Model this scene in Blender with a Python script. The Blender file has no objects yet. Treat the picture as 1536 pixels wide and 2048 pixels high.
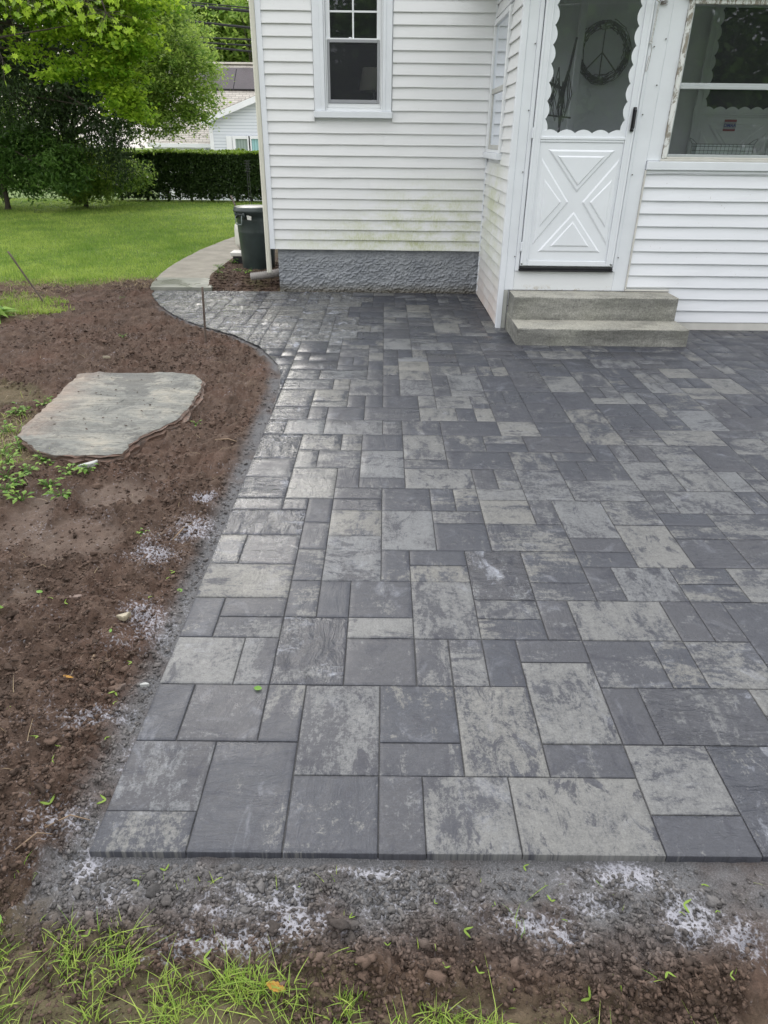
import bpy, math, random
import numpy as np
from mathutils import Vector, Matrix

rnd = random.Random(7)
rng = np.random.default_rng(11)
SC = bpy.context.scene
COL = SC.collection
R = math.radians

# ------------------------------------------------------------------ camera
CF, CP, CY, CR, CH = 1367.98, .49801, .00378, .01199, 1.5
_f = Vector((math.sin(CY) * math.cos(CP), math.cos(CY) * math.cos(CP), -math.sin(CP)))
_x = Vector((math.cos(CY), -math.sin(CY), 0))
_u = _x.cross(_f)
_X = math.cos(CR) * _x + math.sin(CR) * _u
_U = -math.sin(CR) * _x + math.cos(CR) * _u
cam = bpy.data.cameras.new("camera")
cam.sensor_fit = 'VERTICAL'
cam.sensor_height = 32.0
cam.lens = CF / 2048 * 32.0
cam.clip_start = .05
cam.clip_end = 600
camo = bpy.data.objects.new("camera", cam)
COL.objects.link(camo)
camo.matrix_world = Matrix(((_X.x, _U.x, -_f.x, 0), (_X.y, _U.y, -_f.y, 0), (_X.z, _U.z, -_f.z, CH), (0, 0, 0, 1)))
SC.camera = camo

# ------------------------------------------------------------------ world, sun, exposure
SUN_EL, SUN_AZ = R(27), R(-20)      # azimuth measured clockwise from +Y
w = bpy.data.worlds.new("World")
SC.world = w
w.use_nodes = True
nt = w.node_tree
nt.nodes.clear()
sky = nt.nodes.new("ShaderNodeTexSky")
sky.sky_type = 'NISHITA'
sky.sun_disc = False
sky.sun_elevation = SUN_EL
sky.sun_rotation = SUN_AZ
sky.air_density = 1.0
sky.dust_density = 3.0
sky.ozone_density = 1.5
mixw = nt.nodes.new("ShaderNodeMix")
mixw.data_type = 'RGBA'
mixw.inputs[0].default_value = .82
mixw.inputs[7].default_value = (13.1, 13.1, 13.2, 1)      # the white cloud deck over the blue
bgn = nt.nodes.new("ShaderNodeBackground")
bgn.inputs[1].default_value = .09
won = nt.nodes.new("ShaderNodeOutputWorld")
nt.links.new(sky.outputs[0], mixw.inputs[6])
# an overcast sky is brighter overhead than at the horizon
tcw = nt.nodes.new("ShaderNodeTexCoord"); sxw = nt.nodes.new("ShaderNodeSeparateXYZ")
mrw = nt.nodes.new("ShaderNodeMapRange"); mrw.inputs[3].default_value = .62; mrw.inputs[4].default_value = 1.42
scw = nt.nodes.new("ShaderNodeVectorMath"); scw.operation = 'SCALE'
nt.links.new(tcw.outputs['Generated'], sxw.inputs[0]); nt.links.new(sxw.outputs[2], mrw.inputs[0])
nt.links.new(mixw.outputs[2], scw.inputs[0]); nt.links.new(mrw.outputs[0], scw.inputs['Scale'])
nt.links.new(scw.outputs[0], bgn.inputs[0])
nt.links.new(bgn.outputs[0], won.inputs[0])
sun = bpy.data.lights.new("sun", 'SUN')
sun.energy = .85
sun.angle = R(22)
sun.color = (1, .96, .9)
suno = bpy.data.objects.new("sun", sun)
COL.objects.link(suno)
sd = Vector((math.sin(SUN_AZ) * math.cos(SUN_EL), math.cos(SUN_AZ) * math.cos(SUN_EL), math.sin(SUN_EL)))
suno.rotation_euler = (-sd).to_track_quat('-Z', 'Y').to_euler()
suno.location = (-10, 25, 20)
SC.view_settings.view_transform = 'Standard'
SC.view_settings.look = 'None'
SC.view_settings.exposure = 0.76
SC.view_settings.gamma = 1
SC.cycles.max_bounces = 10
SC.cycles.transparent_max_bounces = 12


# ------------------------------------------------------------------ helpers
def ray(px, py):
    return (px - 768) / CF * _X - (py - 1024) / CF * _U + _f


def gz(px, py, z=0.0):
    "photo pixel -> point on the level z"
    d = ray(px, py)
    t = (z - CH) / d.z
    return Vector((d.x * t, d.y * t, z))


def gy(px, py, Y):
    "photo pixel -> point on the upright plane at depth Y"
    d = ray(px, py)
    t = Y / d.y
    return Vector((d.x * t, Y, CH + d.z * t))


def tag(o, label=None, cat=None, group=None, kind=None):
    if label: o['label'] = label
    if cat: o['category'] = cat
    if group: o['group'] = group
    if kind: o['kind'] = kind
    return o


def empty(name, loc=(0, 0, 0), label=None, cat=None, group=None):
    o = bpy.data.objects.new(name, None)
    COL.objects.link(o)
    o.location = loc
    o.empty_display_size = .1
    tag(o, label, cat, group)
    return o


def vn(x, y, seed=0):
    "value noise on numpy arrays, -1..1"
    xi = np.floor(x).astype(np.int64); yi = np.floor(y).astype(np.int64)
    xf = x - xi; yf = y - yi
    xf = xf * xf * (3 - 2 * xf); yf = yf * yf * (3 - 2 * yf)

    def h(a, b):
        n = (a * 374761393 + b * 668265263 + seed * 1442695041) & 0x7fffffff
        n = (n ^ (n >> 13)) * 1274126177 & 0x7fffffff
        n = (n ^ (n >> 16)) & 0xffff
        return n / 32767.5 - 1
    a = h(xi, yi); b = h(xi + 1, yi); c = h(xi, yi + 1); d = h(xi + 1, yi + 1)
    return (a * (1 - xf) + b * xf) * (1 - yf) + (c * (1 - xf) + d * xf) * yf


def fbm(x, y, octs=4, seed=0, gain=.5):
    s = 0; a = 1; t = 0
    for k in range(octs):
        s = s + a * vn(x * 2 ** k + 17.3 * k, y * 2 ** k - 9.1 * k, seed + k); t += a; a *= gain
    return s / t


def sstep(a, b, x):
    t = np.clip((x - a) / (b - a), 0, 1)
    return t * t * (3 - 2 * t)


def mesh_np(name, V, Fc, mat, parent=None, smooth=False, attrs=None, mats=None, midx=None):
    V = np.asarray(V, dtype=np.float32)
    me = bpy.data.meshes.new(name)
    if isinstance(Fc, np.ndarray):
        n, k = Fc.shape
        me.vertices.add(len(V)); me.vertices.foreach_set('co', V.ravel())
        me.loops.add(n * k); me.loops.foreach_set('vertex_index', Fc.astype(np.int32).ravel())
        me.polygons.add(n)
        me.polygons.foreach_set('loop_start', np.arange(0, n * k, k, dtype=np.int32))
        me.polygons.foreach_set('loop_total', np.full(n, k, dtype=np.int32))
    else:
        me.from_pydata(V.tolist(), [], Fc)
    me.update(calc_edges=True)
    if smooth:
        me.polygons.foreach_set('use_smooth', np.ones(len(me.polygons), dtype=bool))
    for m in (mats or [mat]):
        me.materials.append(m)
    if midx is not None:
        me.polygons.foreach_set('material_index', np.asarray(midx, dtype=np.int32))
    for an, (ty, arr) in (attrs or {}).items():
        at = me.attributes.new(an, ty, 'POINT')
        if ty == 'FLOAT_COLOR':
            at.data.foreach_set('color', np.asarray(arr, dtype=np.float32).ravel())
        elif ty == 'FLOAT_VECTOR':
            at.data.foreach_set('vector', np.asarray(arr, dtype=np.float32).ravel())
        else:
            at.data.foreach_set('value', np.asarray(arr, dtype=np.float32).ravel())
    me.validate()
    o = bpy.data.objects.new(name, me)
    COL.objects.link(o)
    if parent: o.parent = parent
    return o


class MB:
    "collects shapes into one mesh"
    def __init__(s): s.v = []; s.f = []

    def add(s, V, Fc):
        n = len(s.v)
        s.v += [tuple(p) for p in V]
        s.f += [tuple(i + n for i in q) for q in Fc]
        return s

    def box(s, x0, x1, y0, y1, z0, z1, b=.003):
        "box with bevelled edges"
        b = min(b, abs(x1 - x0) * .3, abs(y1 - y0) * .3, abs(z1 - z0) * .3)
        if b <= 1e-5:
            V = [(x, y, z) for x in (x0, x1) for y in (y0, y1) for z in (z0, z1)]
            return s.add(V, [(0, 1, 3, 2), (4, 6, 7, 5), (0, 4, 5, 1), (2, 3, 7, 6), (0, 2, 6, 4), (1, 5, 7, 3)])
        V = []; ix = {}
        for i, x in enumerate((x0, x1)):
            for j, y in enumerate((y0, y1)):
                for k, z in enumerate((z0, z1)):
                    sx, sy, sz = (1 - 2 * i) * b, (1 - 2 * j) * b, (1 - 2 * k) * b
                    for a, p in enumerate(((x, y + sy, z + sz), (x + sx, y, z + sz), (x + sx, y + sy, z))):
                        ix[i, j, k, a] = len(V); V.append(p)
        Fc = []
        for i in (0, 1):
            q = [ix[i, 0, 0, 0], ix[i, 1, 0, 0], ix[i, 1, 1, 0], ix[i, 0, 1, 0]]
            Fc.append(q if i else q[::-1])
            q = [ix[0, i, 0, 1], ix[1, i, 0, 1], ix[1, i, 1, 1], ix[0, i, 1, 1]]
            Fc.append(q[::-1] if i else q)
            q = [ix[0, 0, i, 2], ix[1, 0, i, 2], ix[1, 1, i, 2], ix[0, 1, i, 2]]
            Fc.append(q if i else q[::-1])
            for j in (0, 1):
                Fc.append([ix[i, j, 0, 0], ix[i, j, 0, 1], ix[i, j, 1, 1], ix[i, j, 1, 0]])
                Fc.append([ix[i, 0, j, 0], ix[i, 0, j, 2], ix[i, 1, j, 2], ix[i, 1, j, 0]])
                Fc.append([ix[0, i, j, 1], ix[0, i, j, 2], ix[1, i, j, 2], ix[1, i, j, 1]])
                for k in (0, 1):
                    Fc.append([ix[i, j, k, 0], ix[i, j, k, 1], ix[i, j, k, 2]])
        return s.add(V, Fc)

    def tube(s, pts, r, n=8, cap=True):
        pts = [Vector(p) for p in pts]
        rs = r if isinstance(r, (list, tuple)) else [r] * len(pts)
        V = []; Fc = []
        up = Vector((0, 0, 1))
        t0 = (pts[1] - pts[0]).normalized()
        if abs(t0.dot(up)) > .9: up = Vector((1, 0, 0))
        a = t0.cross(up).normalized()
        for i, p in enumerate(pts):
            t = (pts[min(i + 1, len(pts) - 1)] - pts[max(i - 1, 0)]).normalized()
            a = (a - t * a.dot(t)).normalized()
            b = t.cross(a)
            for k in range(n):
                th = 2 * math.pi * k / n
                V.append(p + (a * math.cos(th) + b * math.sin(th)) * rs[i])
        for i in range(len(pts) - 1):
            for k in range(n):
                Fc.append((i * n + k, i * n + (k + 1) % n, (i + 1) * n + (k + 1) % n, (i + 1) * n + k))
        if cap:
            Fc.append(tuple(range(n))[::-1]); Fc.append(tuple((len(pts) - 1) * n + k for k in range(n)))
        return s.add(V, Fc)

    def lathe(s, prof, c=(0, 0), n=32, cap0=True, cap1=False):
        V = [(c[0] + r * math.cos(2 * math.pi * k / n), c[1] + r * math.sin(2 * math.pi * k / n), z) for r, z in prof for k in range(n)]
        Fc = [(i * n + k, i * n + (k + 1) % n, (i + 1) * n + (k + 1) % n, (i + 1) * n + k) for i in range(len(prof) - 1) for k in range(n)]
        if cap0: Fc.append(tuple(range(n))[::-1])
        if cap1: Fc.append(tuple((len(prof) - 1) * n + k for k in range(n)))
        return s.add(V, Fc)

    def build(s, name, mat, parent=None, smooth=False):
        me = bpy.data.meshes.new(name)
        me.from_pydata(s.v, [], s.f)
        me.update()
        if smooth: me.polygons.foreach_set('use_smooth', np.ones(len(me.polygons), dtype=bool))
        me.materials.append(mat)
        o = bpy.data.objects.new(name, me)
        COL.objects.link(o)
        if parent: o.parent = parent
        return o


# ------------------------------------------------------------------ materials
class NT:
    def __init__(s, name):
        s.m = bpy.data.materials.new(name)
        s.m.use_nodes = True
        s.t = s.m.node_tree
        s.b = s.t.nodes['Principled BSDF']
        s.out = s.t.nodes['Material Output']

    def n(s, ty, **kw):
        x = s.t.nodes.new(ty)
        for k, v in kw.items(): setattr(x, k, v)
        return x

    def put(s, sock, v):
        if isinstance(v, bpy.types.NodeSocket): s.t.links.new(v, sock)
        elif isinstance(v, (tuple, list)) and len(v) == 3 and sock.type == 'RGBA': sock.default_value = (*v, 1)
        else: sock.default_value = v

    def noise(s, scale=5, detail=4, rough=.55, vec=None, dist=0):
        x = s.n('ShaderNodeTexNoise')
        x.inputs['Scale'].default_value = scale; x.inputs['Detail'].default_value = detail
        x.inputs['Roughness'].default_value = rough; x.inputs['Distortion'].default_value = dist
        if vec is not None: s.put(x.inputs['Vector'], vec)
        return x.outputs[0]

    def coord(s, kind='Object'):
        return s.n('ShaderNodeTexCoord').outputs[kind]

    def mapping(s, vec, scale=(1, 1, 1), loc=(0, 0, 0)):
        x = s.n('ShaderNodeMapping')
        s.put(x.inputs['Vector'], vec)
        x.inputs['Scale'].default_value = scale; x.inputs['Location'].default_value = loc
        return x.outputs[0]

    def ramp(s, fac, stops):
        x = s.n('ShaderNodeValToRGB')
        e = x.color_ramp.elements
        while len(e) < len(stops): e.new(.5)
        for i, (p, c) in enumerate(stops):
            e[i].position = p
            e[i].color = (c, c, c, 1) if isinstance(c, (int, float)) else (*c, 1)
        s.put(x.inputs[0], fac)
        return x.outputs[0]

    def mix(s, fac, a, b, mode='MIX'):
        x = s.n('ShaderNodeMix', data_type='RGBA', blend_type=mode)
        s.put(x.inputs[0], fac); s.put(x.inputs[6], a); s.put(x.inputs[7], b)
        return x.outputs[2]

    def math(s, op, a, b=0.0, clamp=False):
        x = s.n('ShaderNodeMath', operation=op, use_clamp=clamp)
        s.put(x.inputs[0], a); s.put(x.inputs[1], b)
        return x.outputs[0]

    def attr(s, name, out='Fac'):
        x = s.n('ShaderNodeAttribute', attribute_name=name)
        return x.outputs[out]

    def sep(s, v):
        x = s.n('ShaderNodeSeparateXYZ'); s.put(x.inputs[0], v); return x.outputs

    def bump(s, h, strength=.3, dist=.005):
        x = s.n('ShaderNodeBump')
        x.inputs['Strength'].default_value = strength; x.inputs['Distance'].default_value = dist
        s.put(x.inputs['Height'], h)
        s.put(s.b.inputs['Normal'], x.outputs[0])

    def set(s, **kw):
        names = dict(base='Base Color', rough='Roughness', metal='Metallic', spec='Specular IOR Level')
        for k, v in kw.items(): s.put(s.b.inputs[names[k]], v)
        return s


def simple(name, base, rough=.6, var=.15, scale=8, bump=0, bdist=.002, metal=0, spec=.5):
    t = NT(name)
    c = t.coord()
    n = t.noise(scale, 5, .6, c)
    lo = tuple(max(0, v * (1 - var)) for v in base); hi = tuple(min(1, v * (1 + var)) for v in base)
    t.set(base=t.ramp(n, [(.3, lo), (.7, hi)]), rough=rough, metal=metal, spec=spec)
    if bump: t.bump(t.noise(scale * 12, 4, .6, c), bump, bdist)
    return t.m


M = {}


def siding_mat(name, base, algae=None, dirt=.25):
    t = NT(name)
    c = t.coord()
    n1 = t.noise(1.3, 4, .6, c)
    n2 = t.noise(1, 5, .65, t.mapping(c, (3, 3, 40)))
    col = t.mix(t.math('MULTIPLY', n1, .5), base, tuple(v * .93 for v in base))
    col = t.mix(t.ramp(n2, [(.62, 0), (.9, dirt)]), col, (.50, .50, .44))
    # rust / dirt specks
    sp = t.ramp(t.noise(55, 2, .5, c), [(.735, 0), (.76, 1)])
    col = t.mix(t.math('MULTIPLY', sp, .35), col, (.30, .26, .20))
    if algae:
        m = t.attr('algae')
        n3 = t.noise(2.2, 4, .7, t.mapping(c, (1.4, 1.4, 3)))
        n4 = t.noise(60, 3, .7, t.mapping(c, (1, 1, .35)))
        f = t.math('MULTIPLY', m, t.ramp(n3, [(.36, 0), (.60, 1)]))
        f = t.math('MULTIPLY', f, t.ramp(n4, [(.3, .3), (.62, 1)]))
        col = t.mix(t.math('MULTIPLY', f, .8, True), col, (.42, .46, .18))
        r_ = t.attr('splash')
        fr = t.math('MULTIPLY', r_, t.ramp(t.noise(4, 5, .7, c), [(.25, .2), (.6, 1)]))
        col = t.mix(t.math('MULTIPLY', fr, .6), col, (.52, .36, .27))
    t.set(base=col, rough=.38, spec=.45)
    t.bump(t.math('ADD', t.math('MULTIPLY', t.noise(130, 2, .5, t.mapping(c, (.25, .25, 1))), .3), t.noise(1, 3, .5, t.mapping(c, (5, 5, 14)))), .28, .006)
    return t.m


M['siding'] = siding_mat('ivory_siding', (.77, .78, .785), True)
M['siding2'] = siding_mat('white_siding', (.80, .82, .86), None, .12)
M['trim'] = simple('white_aluminium_trim', (.76, .79, .83), .38, .05, 3, .05)
M['vinyl'] = simple('white_vinyl', (.78, .80, .82), .32, .04, 4)
M['door'] = simple('white_door_metal', (.80, .83, .87), .30, .035, 3)
t = NT('bent_white_trim')
c = t.coord()
zz = t.sep(c)[2]
stain = t.ramp(t.noise(9, 6, .75, c), [(.5, 0), (.62, 1)])
low = t.ramp(zz, [(.335, 1), (.39, 0)])
col = t.mix(t.math('MULTIPLY', stain, low), (.76, .78, .80), (.42, .36, .25))
t.set(base=col, rough=.45)
t.bump(t.noise(6, 3, .5, c), .25, .01)
M['kick'] = t.m
t = NT('peeling_paint')
c = t.coord()
n = t.noise(26, 6, .8, t.mapping(c, (1, 1, .4)), .6)
f = t.ramp(n, [(.50, 0), (.53, 1)])
t.set(base=t.mix(f, (.74, .75, .73), (.30, .27, .22)), rough=.7)
t.bump(t.math('SUBTRACT', 1.0, f), .7, .004)
M['peel'] = t.m
M['beige'] = simple('beige_board', (.62, .61, .57), .5, .1, 5, .1)
M['downspout'] = simple('cream_downspout', (.70, .69, .60), .4, .06, 3)
M['black'] = simple('black_rubber', (.015, .015, .018), .35, .3, 30, .2)
M['screen_frame'] = simple('grey_screen_frame', (.30, .31, .33), .45, .06, 5)
M['brass'] = simple('dark_screw', (.05, .045, .04), .5, .2, 30)
M['interior'] = simple('interior_wall_paint', (.78, .80, .82), .7, .08, 2)
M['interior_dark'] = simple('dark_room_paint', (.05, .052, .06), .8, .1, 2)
M['lampshade'] = simple('lampshade_linen', (.62, .58, .50), .8, .06, 30, .1)


def glass_mat(name, tint, refl=1.0, dust_haze=.03):
    t = NT(name)
    t.t.nodes.remove(t.b)
    tr = t.n('ShaderNodeBsdfTransparent'); tr.inputs[0].default_value = (*tint, 1)
    gl = t.n('ShaderNodeBsdfGlossy'); gl.inputs['Roughness'].default_value = .015
    gl.inputs[0].default_value = (.92, .95, 1, 1)
    bp = t.n('ShaderNodeBump'); bp.inputs['Strength'].default_value = .04; bp.inputs['Distance'].default_value = .02
    t.put(bp.inputs['Height'], t.noise(2.2, 2, .5, t.coord()))
    t.t.links.new(bp.outputs[0], gl.inputs['Normal'])
    fr = t.n('ShaderNodeFresnel'); fr.inputs['IOR'].default_value = 1.52
    mx = t.n('ShaderNodeMixShader')
    t.put(mx.inputs[0], t.math('MULTIPLY', fr.outputs[0], 1.9 * refl, True))
    t.t.links.new(tr.outputs[0], mx.inputs[1]); t.t.links.new(gl.outputs[0], mx.inputs[2])
    df = t.n('ShaderNodeBsdfDiffuse'); df.inputs[0].default_value = (.5, .53, .56, 1)  # dust film doubles as painted haze, lifting panes over dim rooms
    m2 = t.n('ShaderNodeMixShader')
    t.put(m2.inputs[0], t.ramp(t.noise(1.6, 4, .6, t.coord()), [(.3, dust_haze * .7), (.7, dust_haze * 1.4)]))
    t.t.links.new(mx.outputs[0], m2.inputs[1]); t.t.links.new(df.outputs[0], m2.inputs[2])
    t.t.links.new(m2.outputs[0], t.out.inputs[0])
    return t.m


M['glass'] = glass_mat('window_glass', (.86, .88, .88))
M['glass_side'] = glass_mat('side_window_glass', (.70, .72, .72), 1.0)
M['glass_door'] = glass_mat('storm_door_glass', (.80, .83, .86), 1.0, .045)

# concrete
t = NT('step_concrete')
c = t.coord()
n = t.noise(3, 6, .7, t.mapping(c, (.5, 1, 2.2)))
col = t.ramp(n, [(.30, (.085, .083, .075)), (.45, (.17, .17, .155)), (.56, (.25, .248, .225)), (.75, (.36, .355, .32))])
st = t.ramp(t.noise(1.6, 4, .7, t.mapping(c, (1, 1, 1.5), (3, 1, 0))), [(.52, 0), (.7, .75)])
col = t.mix(st, col, (.07, .07, .062))
gm = t.ramp(t.noise(2.3, 3, .6, c), [(.5, 0), (.8, .35)])
col = t.mix(gm, col, (.28, .285, .22))
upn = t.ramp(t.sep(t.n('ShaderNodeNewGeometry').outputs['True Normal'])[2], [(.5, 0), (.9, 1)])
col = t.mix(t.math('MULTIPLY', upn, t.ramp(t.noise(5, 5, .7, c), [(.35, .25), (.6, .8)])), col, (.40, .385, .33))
fine = t.ramp(t.noise(70, 6, .9, c), [(.35, .15), (.65, .85)])
col = t.mix(.7, col, fine, 'OVERLAY')
t.set(base=col, rough=.8)
t.bump(t.math('ADD', t.noise(60, 5, .8, c), t.math('MULTIPLY', t.noise(1, 4, .7, t.mapping(c, (6, 6, 50))), .8)), .45, .004)
M['concrete'] = t.m
t = NT('path_concrete')
c = t.coord()
n = t.noise(4, 6, .7, c)
col = t.ramp(n, [(.3, (.19, .175, .145)), (.7, (.34, .31, .26))])
col = t.mix(t.ramp(t.noise(30, 3, .7, c), [(.6, 0), (.75, .5)]), col, (.11, .09, .07))
t.set(base=col, rough=.75)
t.bump(t.noise(70, 5, .8, c), .4, .003)
M['path'] = t.m
t = NT('apron_concrete')
c = t.coord()
n = t.noise(3, 6, .7, t.mapping(c, (1, 3, 1)))
col = t.ramp(n, [(.3, (.15, .155, .13)), (.7, (.27, .275, .235))])
t.set(base=col, rough=t.ramp(t.noise(3, 3, .5, c), [(.4, .25), (.6, .7)]))
t.bump(t.noise(80, 4, .7, c), .25, .002)
M['apron'] = t.m
t = NT('foundation_stucco')
c = t.coord()
n = t.noise(5, 6, .7, c)
zz = t.sep(c)[2]
col = t.ramp(n, [(.3, (.22, .235, .26)), (.7, (.33, .345, .365))])
fl = t.ramp(t.math('ADD', zz, t.math('MULTIPLY', t.noise(5, 5, .7, c), .12)), [(.06, 1), (.17, 0)])
col = t.mix(t.math('MULTIPLY', fl, .75), col, (.10, .085, .05))
t.set(base=col, rough=.6)
t.bump(t.noise(70, 5, .7, c), .35, .004)
M['stucco'] = t.m

# pavers
t = NT('slate_pavers')
pv = t.attr('puv', 'Vector')
tn = t.attr('tone', 'Color')
tr_, tg_, tb_ = t.sep(tn)[:3]                 # light amount, wetness, hue
wc = t.coord()
blot = t.noise(1, 8, .72, t.mapping(pv, (8.5, 4.2, 1)), .6)
streak = t.noise(1, 6, .8, t.mapping(pv, (45, 5, 1)))
grain = t.noise(210, 4, .9, pv)
grain2 = t.noise(60, 6, .85, pv)
mask = t.math('ADD', t.math('ADD', t.math('MULTIPLY', blot, 1.15), t.math('MULTIPLY', streak, .45)), t.math('MULTIPLY', grain2, .75))
mask = t.math('ADD', mask, t.math('MULTIPLY', t.math('SUBTRACT', tr_, .5), .52))
mask = t.ramp(t.math('MULTIPLY', t.math('SUBTRACT', mask, .15), .6), [(.585, 0), (.612, .5), (.66, .8), (.74, 1)])
dark = t.mix(tb_, (.042, .046, .059), (.055, .056, .065))
light = t.mix(tb_, (.160, .157, .145), (.136, .142, .150))
col = t.mix(mask, dark, light)
spots = t.ramp(t.noise(1, 8, .78, t.mapping(pv, (13, 6, 1), (4, 7, 2)), .5), [(.40, .9), (.455, 0)])
col = t.mix(spots, col, (.032, .034, .046))
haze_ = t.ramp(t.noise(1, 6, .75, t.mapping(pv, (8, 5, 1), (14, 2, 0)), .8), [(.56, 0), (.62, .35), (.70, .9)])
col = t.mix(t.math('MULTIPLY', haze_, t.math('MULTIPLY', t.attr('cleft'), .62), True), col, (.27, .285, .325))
col = t.mix(.8, col, t.ramp(t.math('ADD', t.math('MULTIPLY', grain, .6), t.math('MULTIPLY', grain2, .4)), [(.3, .15), (.7, .85)]), 'OVERLAY')
grit = t.ramp(t.noise(300, 2, .9, wc), [(.68, 0), (.76, 1)])
col = t.mix(t.math('MULTIPLY', grit, .5), col, (.42, .42, .40))
rim = t.attr('rim')
col = t.mix(t.math('MULTIPLY', rim, .25), col, (.045, .045, .05))
rgh = t.ramp(t.math('ADD', t.noise(3.0, 4, .65, wc), t.math('MULTIPLY', tg_, -.26)), [(.22, .08), (.38, .36), (.60, .56)])
t.set(base=col, rough=rgh, spec=.5)
ridge = t.noise(1, 5, .62, t.mapping(pv, (7, 20, 1), (2, 5, 0)), 1.1)
ht = t.math('ADD', t.math('MULTIPLY', ridge, t.attr('cleft')), t.math('ADD', t.math('MULTIPLY', grain, .10), t.math('MULTIPLY', grain2, .12)))
t.bump(ht, 1.0, .010)
M['paver'] = t.m
t = NT('joint_sand')
c = t.coord()
t.set(base=t.ramp(t.noise(220, 3, .8, c), [(.3, (.03, .03, .032)), (.7, (.11, .11, .11))]), rough=.9)
M['joint'] = t.m

# ground
t = NT('ground')
c = t.coord()
soil = t.ramp(t.noise(9, 6, .7, c), [(.25, (.046, .030, .021)), (.5, (.088, .057, .042)), (.75, (.145, .100, .074))])
soil = t.mix(t.ramp(t.noise(2, 3, .6, c), [(.45, 0), (.7, .5)]), soil, (.120, .066, .046))
soil = t.mix(.5, soil, t.ramp(t.noise(110, 4, .8, c), [(.25, .15), (.75, .85)]), 'OVERLAY')
gs = t.ramp(t.noise(260, 3, .9, c), [(.25, (.05, .048, .05)), (.5, (.125, .125, .13)), (.8, (.30, .30, .31))])
col = t.mix(t.attr('gritty'), soil, gs)
mud = t.ramp(t.noise(5, 6, .7, c), [(.3, (.095, .071, .056)), (.7, (.14, .108, .088))])
col = t.mix(t.attr('mud'), col, mud)
turf = t.ramp(t.noise(3.5, 5, .7, c), [(.3, (.07, .12, .025)), (.5, (.11, .18, .035)), (.75, (.16, .22, .05))])
straw = t.ramp(t.noise(60, 4, .8, t.mapping(c, (1, .4, 1))), [(.35, (.09, .06, .038)), (.65, (.22, .165, .10))])
turf = t.mix(t.attr('straw'), turf, straw)
col = t.mix(t.attr('turf'), col, turf)
col = t.mix(t.attr('road'), col, t.ramp(t.noise(20, 4, .7, c), [(.3, (.36, .35, .33)), (.7, (.45, .44, .42))]))
vo = t.n('ShaderNodeTexVoronoi', feature='F1'); vo.inputs['Scale'].default_value = 120
wv_ = t.n('ShaderNodeVectorMath', operation='ADD'); t.put(wv_.inputs[0], c)
wn_ = t.n('ShaderNodeTexNoise'); wn_.inputs['Scale'].default_value = 60; t.put(wn_.inputs['Vector'], c)
ws_ = t.n('ShaderNodeVectorMath', operation='SCALE'); t.put(ws_.inputs[0], wn_.outputs[1]); ws_.inputs['Scale'].default_value = .018
t.put(wv_.inputs[1], ws_.outputs[0]); t.put(vo.inputs['Vector'], wv_.outputs[0])
fsum = t.math('ADD', t.math('ADD', t.attr('foam'), t.math('MULTIPLY', t.math('SUBTRACT', vo.outputs[0], .45), 1.0)), t.math('MULTIPLY', t.math('SUBTRACT', t.noise(90, 6, .85, c), .5), 1.5))
fm = t.ramp(fsum, [(.42, 0), (.64, .25), (.82, .6), (1.05, .85)])
col = t.mix(fm, col, (.44, .44, .49))
t.set(base=col, rough=t.mix(t.attr('mud'), (.92, .92, .92), (.72, .72, .72)), spec=.35)
hh = t.math('ADD', t.noise(55, 5, .75, c), t.math('MULTIPLY', t.noise(180, 3, .8, c), .4))
t.bump(t.math('MULTIPLY', hh, t.math('SUBTRACT', 1.0, t.math('MULTIPLY', t.attr('mud'), .85))), .9, .012)
M['ground'] = t.m
t = NT('clod_soil')
c = t.coord()
col = t.mix(t.attr('tint'), (.046, .031, .023), (.140, .095, .072))
col = t.mix(t.attr('grey'), col, t.mix(t.attr('tint'), (.075, .073, .073), (.19, .185, .185)))
col = t.mix(.5, col, t.ramp(t.noise(130, 4, .8, c), [(.25, .2), (.75, .8)]), 'OVERLAY')
t.set(base=col, rough=.92, spec=.3)
t.bump(t.noise(160, 4, .8, c), .8, .004)
M['clod'] = t.m

# flagstone
t = NT('flagstone_top')
c = t.coord()
n = t.noise(2.2, 10, .75, t.mapping(c, (1, 1.8, 1)), .8)
col = t.ramp(n, [(.36, (.085, .09, .082)), (.45, (.155, .16, .148)), (.53, (.215, .215, .19)), (.64, (.31, .29, .24))])
col = t.mix(t.ramp(t.noise(1.9, 5, .75, t.mapping(c, (1, 1, 1), (5, 2, 1))), [(.54, 0), (.58, .75)]), col, (.075, .078, .075))
ln = t.noise(1, 7, .7, t.mapping(c, (2.2, 16, 1), (3, 1, 0)), 1.0)
col = t.mix(t.ramp(ln, [(.475, 0), (.497, .75), (.503, .75), (.525, 0)]), col, (.06, .058, .05))
col = t.mix(t.ramp(t.noise(28, 4, .75, c), [(.63, 0), (.69, .85)]), col, (.075, .052, .04))
edge = t.ramp(t.noise(9, 6, .75, t.mapping(c, (1, 1, 7))), [(.35, (.06, .05, .042)), (.6, (.16, .095, .068))])
col = t.mix(t.attr('edge'), col, edge)
col = t.mix(t.math('MULTIPLY', t.attr('rust'), t.ramp(t.noise(7, 4, .7, c), [(.3, .3), (.6, 1)])), col, (.40, .25, .17))
t.set(base=col, rough=.6)
t.bump(t.math('ADD', t.noise(1, 6, .75, t.mapping(c, (5, 14, 3)), .8), t.math('MULTIPLY', t.noise(90, 4, .8, c), .3)), .9, .02)
M['flag'] = t.m
M['chip_pale'] = simple('pale_slate_chip', (.36, .37, .36), .6, .2, 30, .3)
M['chip_tan'] = simple('tan_slate_chip', (.33, .29, .21), .6, .25, 30, .3)
M['chip_dark'] = simple('dark_slate_chip', (.17, .12, .10), .7, .2, 30, .3)
M['rust'] = simple('rusty_steel', (.10, .075, .06), .7, .35, 40, .5)


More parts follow.
